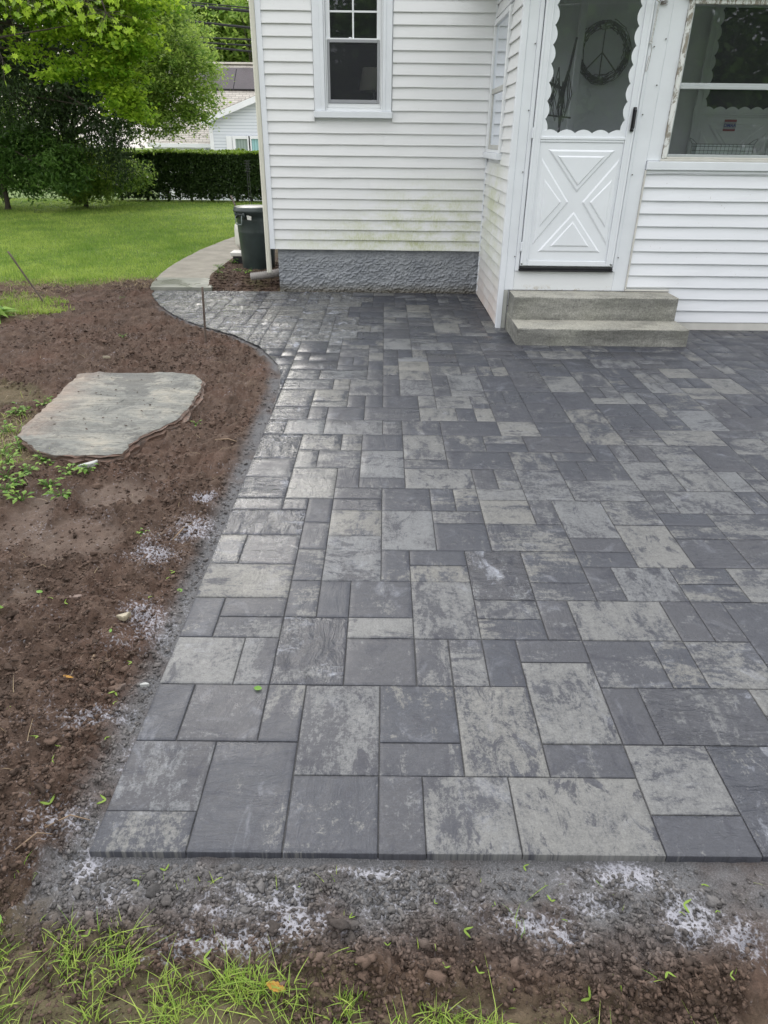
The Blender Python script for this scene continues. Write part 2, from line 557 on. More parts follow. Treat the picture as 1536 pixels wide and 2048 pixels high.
def leaf_mat(name, lo, hi, trans=.45, rough=.5):
    t = NT(name)
    col = t.mix(t.attr('tint'), lo, hi)
    t.set(base=col, rough=rough, spec=.3)
    tl = t.n('ShaderNodeBsdfTranslucent')
    t.put(tl.inputs[0], col)
    mx = t.n('ShaderNodeMixShader'); mx.inputs[0].default_value = trans
    t.t.links.new(t.b.outputs[0], mx.inputs[1]); t.t.links.new(tl.outputs[0], mx.inputs[2])
    t.t.links.new(mx.outputs[0], t.out.inputs[0])
    return t.m


M['leaf_maple'] = leaf_mat('maple_leaves', (.14, .28, .02), (.44, .60, .06), .55)
M['leaf_fine'] = leaf_mat('fine_leaves', (.14, .25, .05), (.42, .55, .12), .55)
M['leaf_dark'] = leaf_mat('dark_evergreen_leaves', (.025, .045, .018), (.07, .115, .04), .25)
M['leaf_shrub'] = leaf_mat('shrub_leaves', (.06, .13, .03), (.18, .32, .07), .45)
M['leaf_far'] = leaf_mat('far_leaves', (.16, .28, .05), (.42, .56, .12), .55)
M['leaf_hedge'] = leaf_mat('hedge_leaves', (.022, .042, .016), (.075, .125, .035), .25)
M['leaf_hedge_new'] = leaf_mat('hedge_new_growth', (.11, .19, .02), (.26, .38, .04), .4)
M['grass'] = leaf_mat('grass_blades', (.16, .29, .04), (.44, .55, .12), .4)
M['weed'] = leaf_mat('weed_leaves', (.09, .21, .03), (.28, .44, .08), .4)
M['dry'] = leaf_mat('dry_stalks', (.16, .11, .06), (.40, .32, .20), .2)
M['seed'] = leaf_mat('maple_seed_green', (.20, .33, .05), (.33, .46, .09), .4)
M['leaf_green'] = leaf_mat('fallen_green_leaf', (.16, .34, .06), (.24, .45, .09), .4)
M['leaf_orange'] = leaf_mat('fallen_orange_leaf', (.45, .22, .04), (.60, .34, .07), .4)
M['bark'] = simple('bark', (.075, .06, .048), .9, .3, 12, .8, .02)
M['twig'] = simple('dry_twig', (.20, .14, .09), .8, .3, 30, .3)

# ------------------------------------------------------------------ layout numbers
U = .11529           # paver module
PY0 = 1.0454         # front edge of the patio
XL = -6 * U          # its straight left edge
FW = 7.90            # face of the main house wall
PW = 6.33            # face of the porch wall
SX = 1.05            # side wall of the porch
SYD = [(0, XL), (4.0, XL), (4.48, -.705), (4.82, -.74), (5.09, -.80), (5.55, -1.00), (5.91, -1.27), (6.26, -1.66), (6.5, -1.88), (6.79, -2.09), (7.1, -2.27), (7.37, -2.40), (7.68, -2.53), (7.9, -2.56), (9, -2.56)]


def left_edge(y):
    return np.interp(y, [a for a, b in SYD], [b for a, b in SYD])


# ------------------------------------------------------------------ ground sheet
xs = np.concatenate([np.array([-150, -90, -60, -40, -28, -20, -15, -12, -10, -8.5, -7.4, -6.6, -6.0, -5.6, -5.2, -4.9]), np.arange(-4.75, -3.0, .03), np.arange(-3.0, -.62, .0095), np.arange(-.61, 1.0, .012), np.arange(1.05, 2.2, .05), np.array([2.5, 3, 4, 5, 7, 10, 15, 25, 40, 70, 120])])
ys = [-120., -80, -50, -30, -20, -14, -10, -7, -5, -3.5, -2.4, -1.6, -1, -.5, -.1, .2, .4, .5]
y = .56
while y < 9.3:
    ys.append(y); y += .0095 * max(1, y / 1.6)
while y < 30:
    ys.append(y); y += .09 + .02 * (y - 9)
ys += [32, 35, 38, 42, 47, 55, 65, 80, 110, 160, 230]
ys = np.array(ys)
GX, GY = np.meshgrid(xs, ys)
lawn_y = np.interp(GX, [-8, -5.5, -4.5, -3.5, -2.9, -2.4, 10], [7.2, 7.9, 8.2, 8.15, 8.5, 8.7, 8.9])
nb = fbm(GX * 1.7, GY * 1.7, 4, 3)
nf = fbm(GX * 7, GY * 7, 4, 9)
turf = sstep(-.25, .35, GY - lawn_y + .35 * nb + .25 * nf)
turf = np.maximum(turf, sstep(.10, -.10, GY - np.interp(GX, [-3, -.8, -.4, 0, .3, .7, 2], [.86, .88, .80, .72, .68, .62, .55]) + .10 * nb + .06 * nf))
turf = np.maximum(turf, sstep(.2, -.4, GX + 3.9 + .5 * nb + .2 * nf) * sstep(4.4, 5.2, GY) * 0)
turf = np.where(GY < -.2, 1, turf)
turf = np.where(GX > 2.1, 1, turf)
weedpatch = np.exp(-(((GX + 2.35) / .62) ** 2 + ((GY - 3.45) / .55) ** 2) ** 1.5)
weedpatch = np.maximum(weedpatch, np.exp(-(((GX + 2.7) / .5) ** 2 + ((GY - 4.3) / .35) ** 2)) * .8)
weedpatch = np.maximum(weedpatch, np.exp(-(((GX + 3.9) / .9) ** 2 + ((GY - 6.9) / .7) ** 2)) * .8)
wp = sstep(.35, .6, weedpatch + .25 * nb + .2 * nf)
turfm = np.maximum(turf, wp)
straw = np.clip(wp * .9 + sstep(.95, .15, np.abs(GY - lawn_y + .15)) * (.55 + .5 * nf) * (GX < -2), 0, 1) * .8
le = left_edge(GY)
dl = np.where(GX < le, le - GX, 0)
dfront = np.maximum(0, PY0 - GY)
dist = np.where(GY < PY0, np.hypot(dfront, np.maximum(0, le - GX)), dl)
grit = sstep(.10, .0, dist - .02 * (1 + nb)) * sstep(7.3, 6.5, GY)
grit = np.maximum(grit, sstep(.25, .02, np.where((GY < PY0) & (GX > le - .1), dfront, 9) + .10 * nb))
grit = np.clip(grit * (.95 + .75 * fbm(GX * 10, GY * 10, 4, 31)), 0, 1)
foam = np.zeros_like(GX)
for cx, cy, rx, ry, a in [(345, 1905, 75, 45, 1.05), (470, 1890, 130, 32, 1), (590, 1850, 70, 30, .95), (320, 1950, 45, 18, .7), (225, 1800, 45, 38, .8), (172, 1735, 32, 38, .9), (128, 1640, 55, 35, .9), (205, 1440, 60, 24, .85),
                          (290, 1240, 60, 45, .7), (300, 1290, 60, 30, .6), (320, 1112, 40, 18, .9), (375, 1065, 45, 25, .8), (415, 997, 22, 10, 1.1), (700, 1738, 170, 12, .75), (1255, 1745, 75, 34, .95), (1060, 1850, 70, 26, .9), (1120, 1880, 50, 22, .85), (1380, 1830, 45, 50, .9),
                          (1480, 1880, 40, 35, .8), (270, 1500, 40, 40, .55), (560, 1790, 120, 30, .7), (880, 1800, 120, 40, .45), (1200, 1800, 60, 25, .7), (460, 1820, 90, 20, .5), (60, 1060, 30, 30, .25)]:
    p = gz(cx, cy); pr = gz(cx + rx, cy); pt = gz(cx, cy - ry)
    foam = np.maximum(foam, a * np.exp(-(((GX - p.x) / abs(pr.x - p.x)) ** 2 + ((GY - p.y) / abs(pt.y - p.y)) ** 2) * .8))
foam = np.clip(foam + .42 * fbm(GX * 9, GY * 9, 4, 71), 0, 1.4)
mud = np.zeros_like(GX)
for cx, cy, rx, ry, a in [(235, 985, 80, 28, 1), (150, 1075, 80, 45, 1.1), (55, 1040, 60, 60, .8), (310, 950, 60, 18, .6), (30, 1190, 60, 40, .6), (20, 1370, 50, 50, .55)]:
    p = gz(cx, cy); pr = gz(cx + rx, cy); pt = gz(cx, cy - ry)
    mud = np.maximum(mud, a * np.exp(-(((GX - p.x) / abs(pr.x - p.x)) ** 2 + ((GY - p.y) / abs(pt.y - p.y)) ** 2) * .7))
mud = sstep(.42, .62, mud + .30 * fbm(GX * 9, GY * 9, 4, 51))
near = sstep(9.2, 8.2, GY) * sstep(-4.75, -4.3, GX) * (GY > .5) * (GX < 2.0)
c1 = np.abs(fbm(GX * 9, GY * 9, 2, 5)); c2 = np.abs(fbm(GX * 24, GY * 24, 2, 6)); c3 = fbm(GX * 60, GY * 60, 2, 8)
rough = .042 * c1 + .042 * c2 + .016 * c3 + .010 * np.maximum(0, fbm(GX * 38, GY * 38, 2, 19))
amp = near * (1 - .62 * mud) * (1 - .55 * turfm) * sstep(.0, .10, dist + .03) * (1 - .6 * grit)
edge_drop = -.014 * np.exp(-dfront / .25) * (GY < PY0) + -.003 * np.exp(-dl / .12) * (GY >= PY0)
Z = -.012 + edge_drop + amp * rough + .02 * fbm(GX * .8, GY * .8, 2, 14) * near * sstep(0, .5, dist)
Z = Z - .012 * mud
# mound beside the house corner (bin bed)
bed = (GX < -1.18) & (GX > -2.2) & (GY > 7.93)
Z = np.where((GY > 7.92), Z + .13 * sstep(7.92, 8.35, GY) * sstep(-2.25, -1.95, GX) * sstep(12.3, 11, GY), Z)
inside = (GX > le + .03) & (GY > PY0 + .03) & (GY < 7.88)
Z = np.where(inside, -.09, Z)
# pocket under the concrete path
pathxl = np.interp(GY, [7.7, 8.15, 8.88, 9.6, 10.9, 11.8, 12.8, 15], [-2.56, -2.67, -2.77, -2.80, -2.77, -2.67, -2.55, -2.5])
pathxr = np.interp(GY, [7.7, 8.44, 9.15, 10.1, 10.94, 12.8, 15], [-1.92, -2.0, -2.03, -2.0, -1.95, -1.75, -1.7])
turfcol = None
onpath = (GY > 7.86) & (GY < 13.5) & (GX > pathxl + .04) & (GX < pathxr - .04)
Z = np.where(onpath, -.05, Z)
Z = np.where((GY > 20.6), -1.3 * sstep(20.6, 27, GY) + Z, Z)
road = sstep(22.3, 22.8, GY) * sstep(30, 29, GY)
turfA = np.where((GX > -2.1) & (GX < -1.1) & (GY > 7.9) & (GY < 12), np.clip(.0 + .35 * nf, 0, 1), turfm)
ny, nx = GX.shape
idx = np.arange(ny * nx).reshape(ny, nx)
Fq = np.stack([idx[:-1, :-1], idx[:-1, 1:], idx[1:, 1:], idx[1:, :-1]], -1).reshape(-1, 4)
fl = lambda a: ('FLOAT', np.broadcast_to(a, GX.shape).astype(np.float32).ravel())
g = mesh_np('ground', np.stack([GX, GY, Z], -1).reshape(-1, 3), Fq, M['ground'], smooth=True,
            attrs=dict(turf=fl(turfA * np.where((GY < 1.2) & (GY > -.3), .18, np.where(wp > .2, .35, 1))), straw=fl(straw), gritty=fl(grit * (1 - turfm)), foam=fl(foam * (1 - turfm)), mud=fl(mud * (1 - turfm) * (.45 + .25 * nf)), road=fl(road)))
tag(g, kind='structure')


def samp(A, x, y):
    "nearest lookup in a ground grid"
    i = np.clip(np.searchsorted(ys, y), 0, ny - 1); j = np.clip(np.searchsorted(xs, x), 0, nx - 1)
    return A[i, j]


# ------------------------------------------------------------------ patio pavers
TR = """-6 0 2 1 M|-6 1 2 2 M|-4 0 2 3 P|-2 0 2 2 P|0 0 1 2 D|1 0 2 2 L|3 0 3 2 X|6 0 2 1 D|6 1 2 2 L|8 0 2 3 S|-6 3 1 2 D|-5 3 2 2 D|-3 3 1 2 M|-2 2 2 3 L|0 3 2 2 D|0 2 2 1 D|2 2 2 3 L|4 3 2 3 L
4 2 2 1 D|6 3 1 2 D|7 3 3 2 S|2 5 1 2 M|3 5 1 2 D|4 6 2 1 D|6 5 2 2 D|8 5 1 2 M|9 5 2 2 L|3 7 2 1 D|3 8 2 1 M|5 7 1 2 D|6 7 3 2 L|9 7 1 2 D|10 7 1 2 D|11 6 2 3 D|1 7 2 3 L|-6 5 2 2 L
-4 5 1 2 L|-3 5 2 3 S|-1 5 2 2 D|1 5 1 2 M|-6 7 1 2 D|-5 7 2 1 M|-5 8 2 1 D|-1 7 2 1 X|-1 8 2 2 D|-2 8 1 2 D|-3 8 1 2 M|-6 9 3 2 L|-6 11 1 2 M|-5 11 2 2 M|-6 13 3 2 S|-6 15 2 1 M|-4 15 1 1 D
-3 14 1 2 D|-3 12 1 2 D|-3 10 1 2 M|-2 10 2 3 L|-2 13 2 2 L|-2 15 2 1 D|-2 16 2 1 D|0 12 2 3 X|0 15 2 2 D|0 10 1 2 D|1 11 2 1 D|1 10 2 1 M|2 15 1 2 M|3 15 1 2 M|2 14 2 1 M|2 12 2 2 D|3 9 2 3 S
4 12 3 2 M|5 10 2 2 M|5 9 2 1 M|4 14 2 2 X|6 14 1 2 M|4 16 2 1 L|7 13 2 3 L|7 12 2 1 D|7 11 2 1 D|9 11 2 3 X|9 14 2 2 M|11 15 1 2 D|11 14 2 1 D|12 15 3 2 L|13 13 3 2 M|11 13 2 1 M|11 11 2 2 D
13 11 2 2 D|7 9 1 2 D|8 9 2 2 L|10 9 2 1 M|10 10 2 1 D|12 9 2 2 L|6 16 2 3 L|8 16 3 2 L|8 18 1 2 D|9 18 2 2 D|8 20 2 1 M|10 20 1 2 D|11 20 1 2 M|12 20 1 2 D|11 17 2 3 L|13 17 2 2 L|13 19 2 3 L
7 21 3 2 D|5 22 2 1 M|5 21 2 1 D|6 19 2 2 M|3 19 3 2 D|10 22 2 3 M|12 22 2 1 M|12 23 2 1 D|14 22 3 2 X|8 23 2 2 D|6 23 2 2 X|-6 16 2 2 S|-6 18 2 2 M|-6 20 2 3 W|-6 23 1 2 W|-5 23 2 2 L|-3 23 3 2 L
0 23 1 2 M|1 23 2 2 M|3 23 3 2 D|-4 21 2 2 M|-2 21 1 2 M|-1 21 2 2 D|-4 19 1 2 L|-3 19 2 2 M|-1 18 2 3 L|1 20 2 3 L|1 19 2 1 D|-4 16 2 3 X|-2 17 1 2 D|-1 17 2 1 D|1 17 3 2 X|4 17 1 2 D|5 17 1 2 M
3 21 2 2 M|-6 25 2 2 W|-4 25 1 2 D|-3 25 2 2 D|-1 25 3 2 D|2 25 2 2 L|4 25 1 2 D|5 25 1 2 X|6 25 2 3 D|8 25 2 3 D|10 25 2 2 L|12 24 2 2 D|14 24 1 2 D|15 24 1 2 D|16 24 2 3 X"""
C0, C1, NR = -23, 46, 60
occ = set()
pav = []


def put(i, j, w_, d_, k):
    cells = [(a, b) for a in range(i, i + w_) for b in range(j, j + d_)]
    if any(q in occ for q in cells): return False
    occ.update(cells); pav.append((i, j, w_, d_, k)); return True


for s_ in TR.replace('\n', '|').split('|'):
    q = s_.split()
    put(*map(int, q[:4]), q[4])
for j in range(NR):
    for i in range(C0, C1):
        if (i, j) in occ: continue
        if i < -6 and j < 26: continue
        opts = [(2, 2), (2, 2), (3, 2), (2, 1), (1, 2), (2, 3), (2, 2), (3, 2), (1, 2), (2, 1)]
        rnd.shuffle(opts)
        for w_, d_ in opts + [(1, 2), (2, 1), (1, 1)]:
            if i + w_ > C1 or j + d_ > NR: continue
            if i + w_ > -6 and i < -6 and j < 26: continue
            kk = rnd.choices('DMLXP', (40, 30, 16, 8, 8) if j < 34 or i < 6 else (55, 30, 10, 3, 10))[0]
            if put(i, j, w_, d_, kk): break
PV = []; PF = []; Ppuv = []; Ptone = []; Prim = []; Pcl = []
nvert = 0
for (i, j, w_, d_, k) in pav:
    x0, x1, y0, y1 = i * U, (i + w_) * U, PY0 + j * U, PY0 + (j + d_) * U
    if x1 < left_edge((y0 + y1) / 2) - .25 or y0 > FW - .02: continue
    y1 = min(y1, FW - .004)
    gpx = .0009 + rnd.random() * .0013
    x0 += gpx; x1 -= gpx; y0 += gpx; y1 -= gpx * (1 if y1 < FW - .01 else 0)
    dep = (y0 + y1) / 2
    inview = x0 < dep * .62 + .4
    per = (10 if dep < 2 else 6 if dep < 3.2 else 3 if dep < 5 else 1) if inview else 1
    if i < -3 and j > 38: per = 4
    nxs = max(1, w_ * per); nys = max(1, d_ * per)
    ch = .0018
    ax = np.concatenate([[0., ch], ch + (x1 - x0 - 2 * ch) * np.arange(1, nxs) / nxs, [x1 - x0 - ch, x1 - x0]])
    ay = np.concatenate([[0., ch], ch + (y1 - y0 - 2 * ch) * np.arange(1, nys) / nys, [y1 - y0 - ch, y1 - y0]])
    X_, Y_ = np.meshgrid(ax, ay)
    ex = np.minimum(X_, x1 - x0 - X_); ey = np.minimum(Y_, y1 - y0 - Y_)
    ed = np.minimum(ex, ey)
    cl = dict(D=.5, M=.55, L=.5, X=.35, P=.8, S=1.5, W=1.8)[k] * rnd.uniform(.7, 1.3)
    tone = dict(D=.20, M=.42, L=.60, X=.76, P=.16, S=.22, W=.30)[k] + rnd.uniform(-.09, .09)
    wet = dict(D=.15, M=.1, L=.0, X=.0, P=.45, S=.9, W=1.3)[k] + rnd.uniform(-.1, .1)
    if i < -3 and j > 38: wet += 1.6; tone += .32; cl = 2.6; per = max(per, 4)  # paler tone here paints in the bright sky reflection on wet stones
    elif i < -3 and j > 9: wet += .8
    hue = dict(P=.2).get(k, rnd.random())
    sd_ = rnd.randrange(9999)
    rot = rnd.random() < .45
    A, B = (Y_, X_) if rot else (X_, Y_)
    env = sstep(0, .035, ed)
    hgt = env * cl * (.0042 * fbm(A * 14, B * 26, 3, sd_) + .0040 * np.abs(fbm(A * 8, B * 20, 2, sd_ + 5)))
    Zt = -ch * .8 * (ed < ch * .5) + hgt + rnd.uniform(-.0007, .0007) + (X_ - .1) * rnd.uniform(-.004, .004) + (Y_ - .1) * rnd.uniform(-.004, .004)
    WX = X_ + x0; WY = Y_ + y0
    LEE = left_edge(WY)
    if (WX < LEE + .002).all(): continue
    WX = np.maximum(WX, LEE)
    ny_, nx_ = X_.shape
    V = np.stack([WX, WY, Zt], -1).reshape(-1, 3)
    id_ = np.arange(ny_ * nx_).reshape(ny_, nx_)
    Q = np.stack([id_[:-1, :-1], id_[:-1, 1:], id_[1:, 1:], id_[1:, :-1]], -1).reshape(-1, 4)
    ring = np.concatenate([id_[0, :], id_[1:, -1], id_[-1, :-1][::-1], id_[1:-1, 0][::-1]])
    low = V[ring].copy(); low[:, 2] = -.055
    nr = len(ring); base = ny_ * nx_
    r2 = np.roll(ring, -1)
    S = np.stack([np.arange(nr) + base, np.roll(np.arange(nr), -1) + base, r2, ring], -1)
    PV.append(np.concatenate([V, low])); PF.append(np.concatenate([Q, S]) + nvert)
    off = np.array([rnd.uniform(0, 60), rnd.uniform(0, 60), rnd.uniform(0, 60)])
    pu = np.stack([A.ravel(), B.ravel(), np.zeros(A.size)], -1) + off
    Ppuv.append(np.concatenate([pu, pu[ring]]))
    n_ = base + nr
    Ptone.append(np.tile([tone, wet, hue, 1.0], (n_, 1)))
    Prim.append(np.concatenate([(ed < ch * .5).ravel() * 1.0, np.ones(nr)]))
    Pcl.append(np.full(n_, cl))
    nvert += n_
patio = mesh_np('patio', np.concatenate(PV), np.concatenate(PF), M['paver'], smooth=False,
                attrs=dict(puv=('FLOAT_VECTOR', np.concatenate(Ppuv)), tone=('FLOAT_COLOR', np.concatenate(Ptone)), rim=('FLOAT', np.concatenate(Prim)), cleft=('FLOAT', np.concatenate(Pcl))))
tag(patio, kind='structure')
# sand in the joints
yy = np.linspace(PY0 + .006, FW - .02, 120)
V = []; Fc = []
for k, y_ in enumerate(yy):
    V += [(float(left_edge(y_)) + .006, y_, -.0042), (C1 * U, y_, -.0042)]
    if k: Fc.append((2 * k - 2, 2 * k - 1, 2 * k + 1, 2 * k))
tag(mesh_np('joint_sand', V, Fc, M['joint']), kind='structure')
# plastic edging along the curve
mb = MB()
pts = [(float(left_edge(y_)), y_) for y_ in np.linspace(4.2, 7.75, 60)]
for k in range(len(pts) - 1):
    (xa, ya), (xb, yb) = pts[k], pts[k + 1]
    n = Vector((-(yb - ya), xb - xa, 0)).normalized()
    a0 = Vector((xa, ya, 0)); b0 = Vector((xb, yb, 0))
    P = [a0 + n * .001, a0 + n * .003, b0 + n * .003, b0 + n * .001]
    mb.add([(p.x, p.y, z) for z in (-.05, -.004) for p in P], [(4, 5, 6, 7), (0, 1, 5, 4), (3, 7, 6, 2)])
e = mb.build('edging', M['black'])
tag(e, 'thin black plastic edging strip bent along the curved edge of the paved patio', 'edging')

# ------------------------------------------------------------------ path
def slab(name, y0, y1, z, mat, xl, xr, n=14, seed=0):
    r_ = random.Random(seed)
    yy = np.linspace(y0, y1, n)
    V = []; Fc = []
    for k, y_ in enumerate(yy):
        a = float(xl(y_)); b = float(xr(y_))
        j_ = lambda: r_.uniform(-.006, .006)
        V += [(a + j_(), y_, -.1), (a + j_(), y_, z - .008), (a + .01 + j_(), y_, z + j_() * .3), (b - .01 + j_(), y_, z + j_() * .3), (b + j_(), y_, z - .008), (b + j_(), y_, -.1)]
        if k:
            o = 6 * (k - 1)
            for q in range(5): Fc.append((o + q, o + q + 1, o + q + 7, o + q + 6))
    Fc.append((5, 4, 3, 2, 1, 0)); o = 6 * (n - 1); Fc.append(tuple(o + q for q in range(6)))
    return tag(mesh_np(name, V, Fc, mat), kind='structure')


pxl = lambda y: np.interp(y, [7.7, 8.15, 8.88, 9.6, 10.9, 11.8, 12.8, 15], [-2.56, -2.67, -2.77, -2.80, -2.77, -2.67, -2.55, -2.5])
pxr = lambda y: np.interp(y, [7.7, 8.44, 9.15, 10.1, 10.94, 12.8, 15], [-1.90, -2.0, -2.03, -2.0, -1.95, -1.75, -1.7])
slab('path', 7.905, 8.50, .032, M['apron'], pxl, pxr, seed=1)
slab('path', 8.508, 10.28, .028, M['path'], pxl, pxr, seed=2)
slab('path', 10.29, 12.1, .026, M['path'], pxl, pxr, seed=3)
slab('path', 12.11, 14.6, .024, M['path'], pxl, pxr, seed=4)

# ------------------------------------------------------------------ house
house = empty('house', (1.05, 8.0, 0), 'white clapboard house with an enclosed porch and a white storm door, edge of the patio', 'house')
H = (1.05, 8.0, 0)


def hpart(o):
    "children keep world coordinates: shift back by the parent's place"
    o.matrix_parent_inverse = Matrix.Translation(-Vector(H))
    return o


def hb(mb, name, mat, parent=None, smooth=False):
    o = mb.build(name, mat, parent or house, smooth)
    if parent is None or parent is house: hpart(o)
    return o


def course_siding(name, mapf, s0, s1, z0, ztop, openings, mat, exposure=.1006, jut=.019, attrf=None, skip=None, seed=0):
    r_ = random.Random(seed)
    V = []; Fc = []; alg = []; spl = []
    k = 0
    while z0 + k * exposure < ztop:
        za = z0 + k * exposure; zb = min(za + exposure + .006, ztop)
        k += 1
        segs = [(s0, s1)]
        for (a, b, c_, d_) in openings:
            if d_ > za + .02 and c_ < za + exposure - .02:
                ns = []
                for p, q in segs:
                    if b <= p or a >= q: ns.append((p, q)); continue
                    if a > p: ns.append((p, a))
                    if b < q: ns.append((b, q))
                segs = ns
        ns = []
        for p, q in segs:
            if q - p > 1.1 and r_.random() < .45:
                m_ = p + (q - p) * r_.uniform(.25, .75); ns += [(p, m_ - .0007), (m_ + .0007, q)]
            else: ns.append((p, q))
        for p, q in ns:
            n = max(1, int((q - p) / .22))
            base = len(V)
            wz = [r_.uniform(-.0012, .0012) for _ in range(n + 1)]; wo = [r_.uniform(-.0026, .0026) for _ in range(n + 1)]
            for m in range(n + 1):
                s = p + (q - p) * m / n
                for (o_, z_) in ((.0, za + .004 + wz[m]), (jut - .001 + wo[m], za + wz[m]), (jut + wo[m], za + .004 + wz[m]), (jut * .5 + wo[m] * .5, (za + zb) / 2), (.0012, zb)):
                    V.append(mapf(s, z_, o_))
                    if attrf:
                        a_, b_ = attrf(s, z_); alg.append(a_); spl.append(b_)
                if m:
                    o2 = base + 5 * (m - 1)
                    for t_ in range(4): Fc.append((o2 + t_, o2 + t_ + 5, o2 + t_ + 6, o2 + t_ + 1))
    if not attrf: alg = spl = [0.] * len(V)
    o = mesh_np(name, V, Fc, mat, house, attrs=dict(algae=('FLOAT', alg), splash=('FLOAT', spl)))
    return hpart(o)


def wall_slab(mb, horiz, s0, s1, z0, z1, t0, t1, openings):
    "solid wall cut into blocks round its openings; horiz 'x' or 'y' is the running direction"
    ss = sorted({s0, s1} | {v for a in openings for v in a[:2] if s0 < v < s1})
    zs = sorted({z0, z1} | {v for a in openings for v in a[2:] if z0 < v < z1})
    for a, b in zip(ss, ss[1:]):
        for c_, d_ in zip(zs, zs[1:]):
            ms, mz = (a + b) / 2, (c_ + d_) / 2
            if any(o[0] < ms < o[1] and o[2] < mz < o[3] for o in openings): continue
            if horiz == 'x': mb.box(a, b, t0, t1, c_, d_, 0)
            else: mb.box(t0, t1, a, b, c_, d_, 0)


HL = -1.17           # left end of the house
WIN1 = (-.60, -.035, 1.745, 2.98)
WINS = (6.98, 7.84, 1.42, 2.47)
DOOR = (1.19, 2.0, .55, 2.72)
WIN2 = (2.30, 3.32, 1.42, 2.42)
mb = MB()
wall_slab(mb, 'x', HL, 6.5, .449, 3.6, FW + .004, FW + .15, [WIN1, (1.2, 6.4, 0.0, 2.79)])
mb.box(1.2, 6.4, FW + .02, FW + .15, 0, 2.79, 0)
mb.box(HL, HL + .15, FW + .151, 13.5, .45, 3.6, 0)
mb.box(HL, 6.5, 13.4, 13.5, 0, 3.6, 0)
hb(mb, 'wall', M['interior'])
mb = MB()
WIN_ADDED = (3.9, 5.9, 1.42, 2.42)  # unseen window, added to brighten the porch interior
wall_slab(mb, 'x', SX + .006, 6.5, .0, 2.8, PW + .004, PW + .12, [DOOR, WIN2, WIN_ADDED])
wall_slab(mb, 'y', PW + .121, FW, .0, 2.8, SX + .004, SX + .12, [WINS])
wall_slab(mb, 'y', PW + .13, FW, 0, 2.8, 6.4, 6.5, [(6.7, 7.6, 1.3, 2.5)])  # unseen end opening, added so more daylight reaches the porch
hb(mb, 'porch_wall', M['interior'])
mb = MB(); mb.box(SX + .121, 6.39, PW + .121, FW - .001, .42, .50, 0)
hb(mb, 'porch_floor', M['beige'])
mb = MB(); mb.box(SX - .28, 6.8, PW - .3, FW - .02, 2.80, 2.92, .01)
hb(mb, 'porch_roof', M['trim'])
mb = MB()
mb.add([(HL - .3, FW - .35, 3.6), (6.8, FW - .35, 3.6), (6.8, 10.7, 5.0), (HL - .3, 10.7, 5.0), (6.8, 13.8, 3.6), (HL - .3, 13.8, 3.6),
        (HL - .3, FW - .35, 3.52), (6.8, FW - .35, 3.52), (6.8, 13.8, 3.52), (HL - .3, 13.8, 3.52)],
       [(0, 1, 2, 3), (3, 2, 4, 5), (6, 9, 8, 7), (0, 6, 7, 1), (5, 4, 8, 9), (0, 3, 5, 9, 6), (1, 7, 8, 4, 2)])
hb(mb, 'roof', simple('grey_shingles', (.10, .10, .11), .9, .3, 6, .5))
# front siding
def fattr(s, z):
    a = max(0, math.exp(-((s - .55) / .62) ** 2 - ((z - .72) / .30) ** 2)) + .45 * math.exp(-((s + .3) / .5) ** 2 - ((z - .62) / .16) ** 2) + .3 * math.exp(-((z - .5) / .1) ** 2)
    return (min(1, a * 1.15), .0)
WCAS = (-.71, .062, 1.69, 3.2)
course_siding('siding', lambda s, z, o: (s, FW - o, z), -1.19, SX - .012, .4475, 3.55, [WCAS], M['siding'], attrf=fattr, seed=1)
# side siding of the porch
def sattr(s, z):
    a = math.exp(-((s - 7.2) / .5) ** 2 - ((z - 1.0) / .35) ** 2) + .4 * math.exp(-((z - .6) / .3) ** 2)
    return (min(1, a), max(0, 1 - z / .5))
course_siding('siding', lambda s, z, o: (SX - o, s, z), PW + .012, FW - .016, .006, 2.78, [(6.93, 7.885, 1.352, 2.50)], M['siding'], exposure=.1006, attrf=sattr, seed=2)
# porch front siding, below the window
course_siding('siding', lambda s, z, o: (s, PW - o, z), 2.158, 6.5, .3705, 1.306, [], M['siding2'], exposure=.1006, seed=3)
course_siding('siding', lambda s, z, o: (s, PW - o, z), 2.545, 6.5, .0697, .3705, [], M['siding2'], exposure=.1003, seed=4)
course_siding('siding', lambda s, z, o: (s, PW - o, z), 3.50, 3.858, 1.372, 2.44, [], M['siding2'], seed=5)
course_siding('siding', lambda s, z, o: (s, PW - o, z), 5.942, 6.5, 1.372, 2.44, [], M['siding2'], seed=6)
w_added = hb(MB().box(3.86, 3.90, PW - .03, PW + .003, 1.389, 2.455).box(5.90, 5.94, PW - .03, PW + .003, 1.389, 2.455).box(4.87, 4.93, PW - .03, PW + .003, 1.389, 2.455).box(3.9005, 4.8695, PW - .02, PW + .003, 1.88, 1.92).box(4.9305, 5.8995, PW - .02, PW + .003, 1.88, 1.92), 'window', M['trim'])  # frame of the unseen window added for daylight
MB().add([(3.9, PW + .001, 1.41), (5.9, PW + .001, 1.41), (5.9, PW + .001, 2.42), (3.9, PW + .001, 2.42)], [(0, 1, 2, 3)]).build('pane', M['glass'], w_added)
mb = MB(); mb.box(2.546, 6.5, PW - .012, PW + .003, -.03, .068)
o = hb(mb, 'skirt_board', M['beige'])
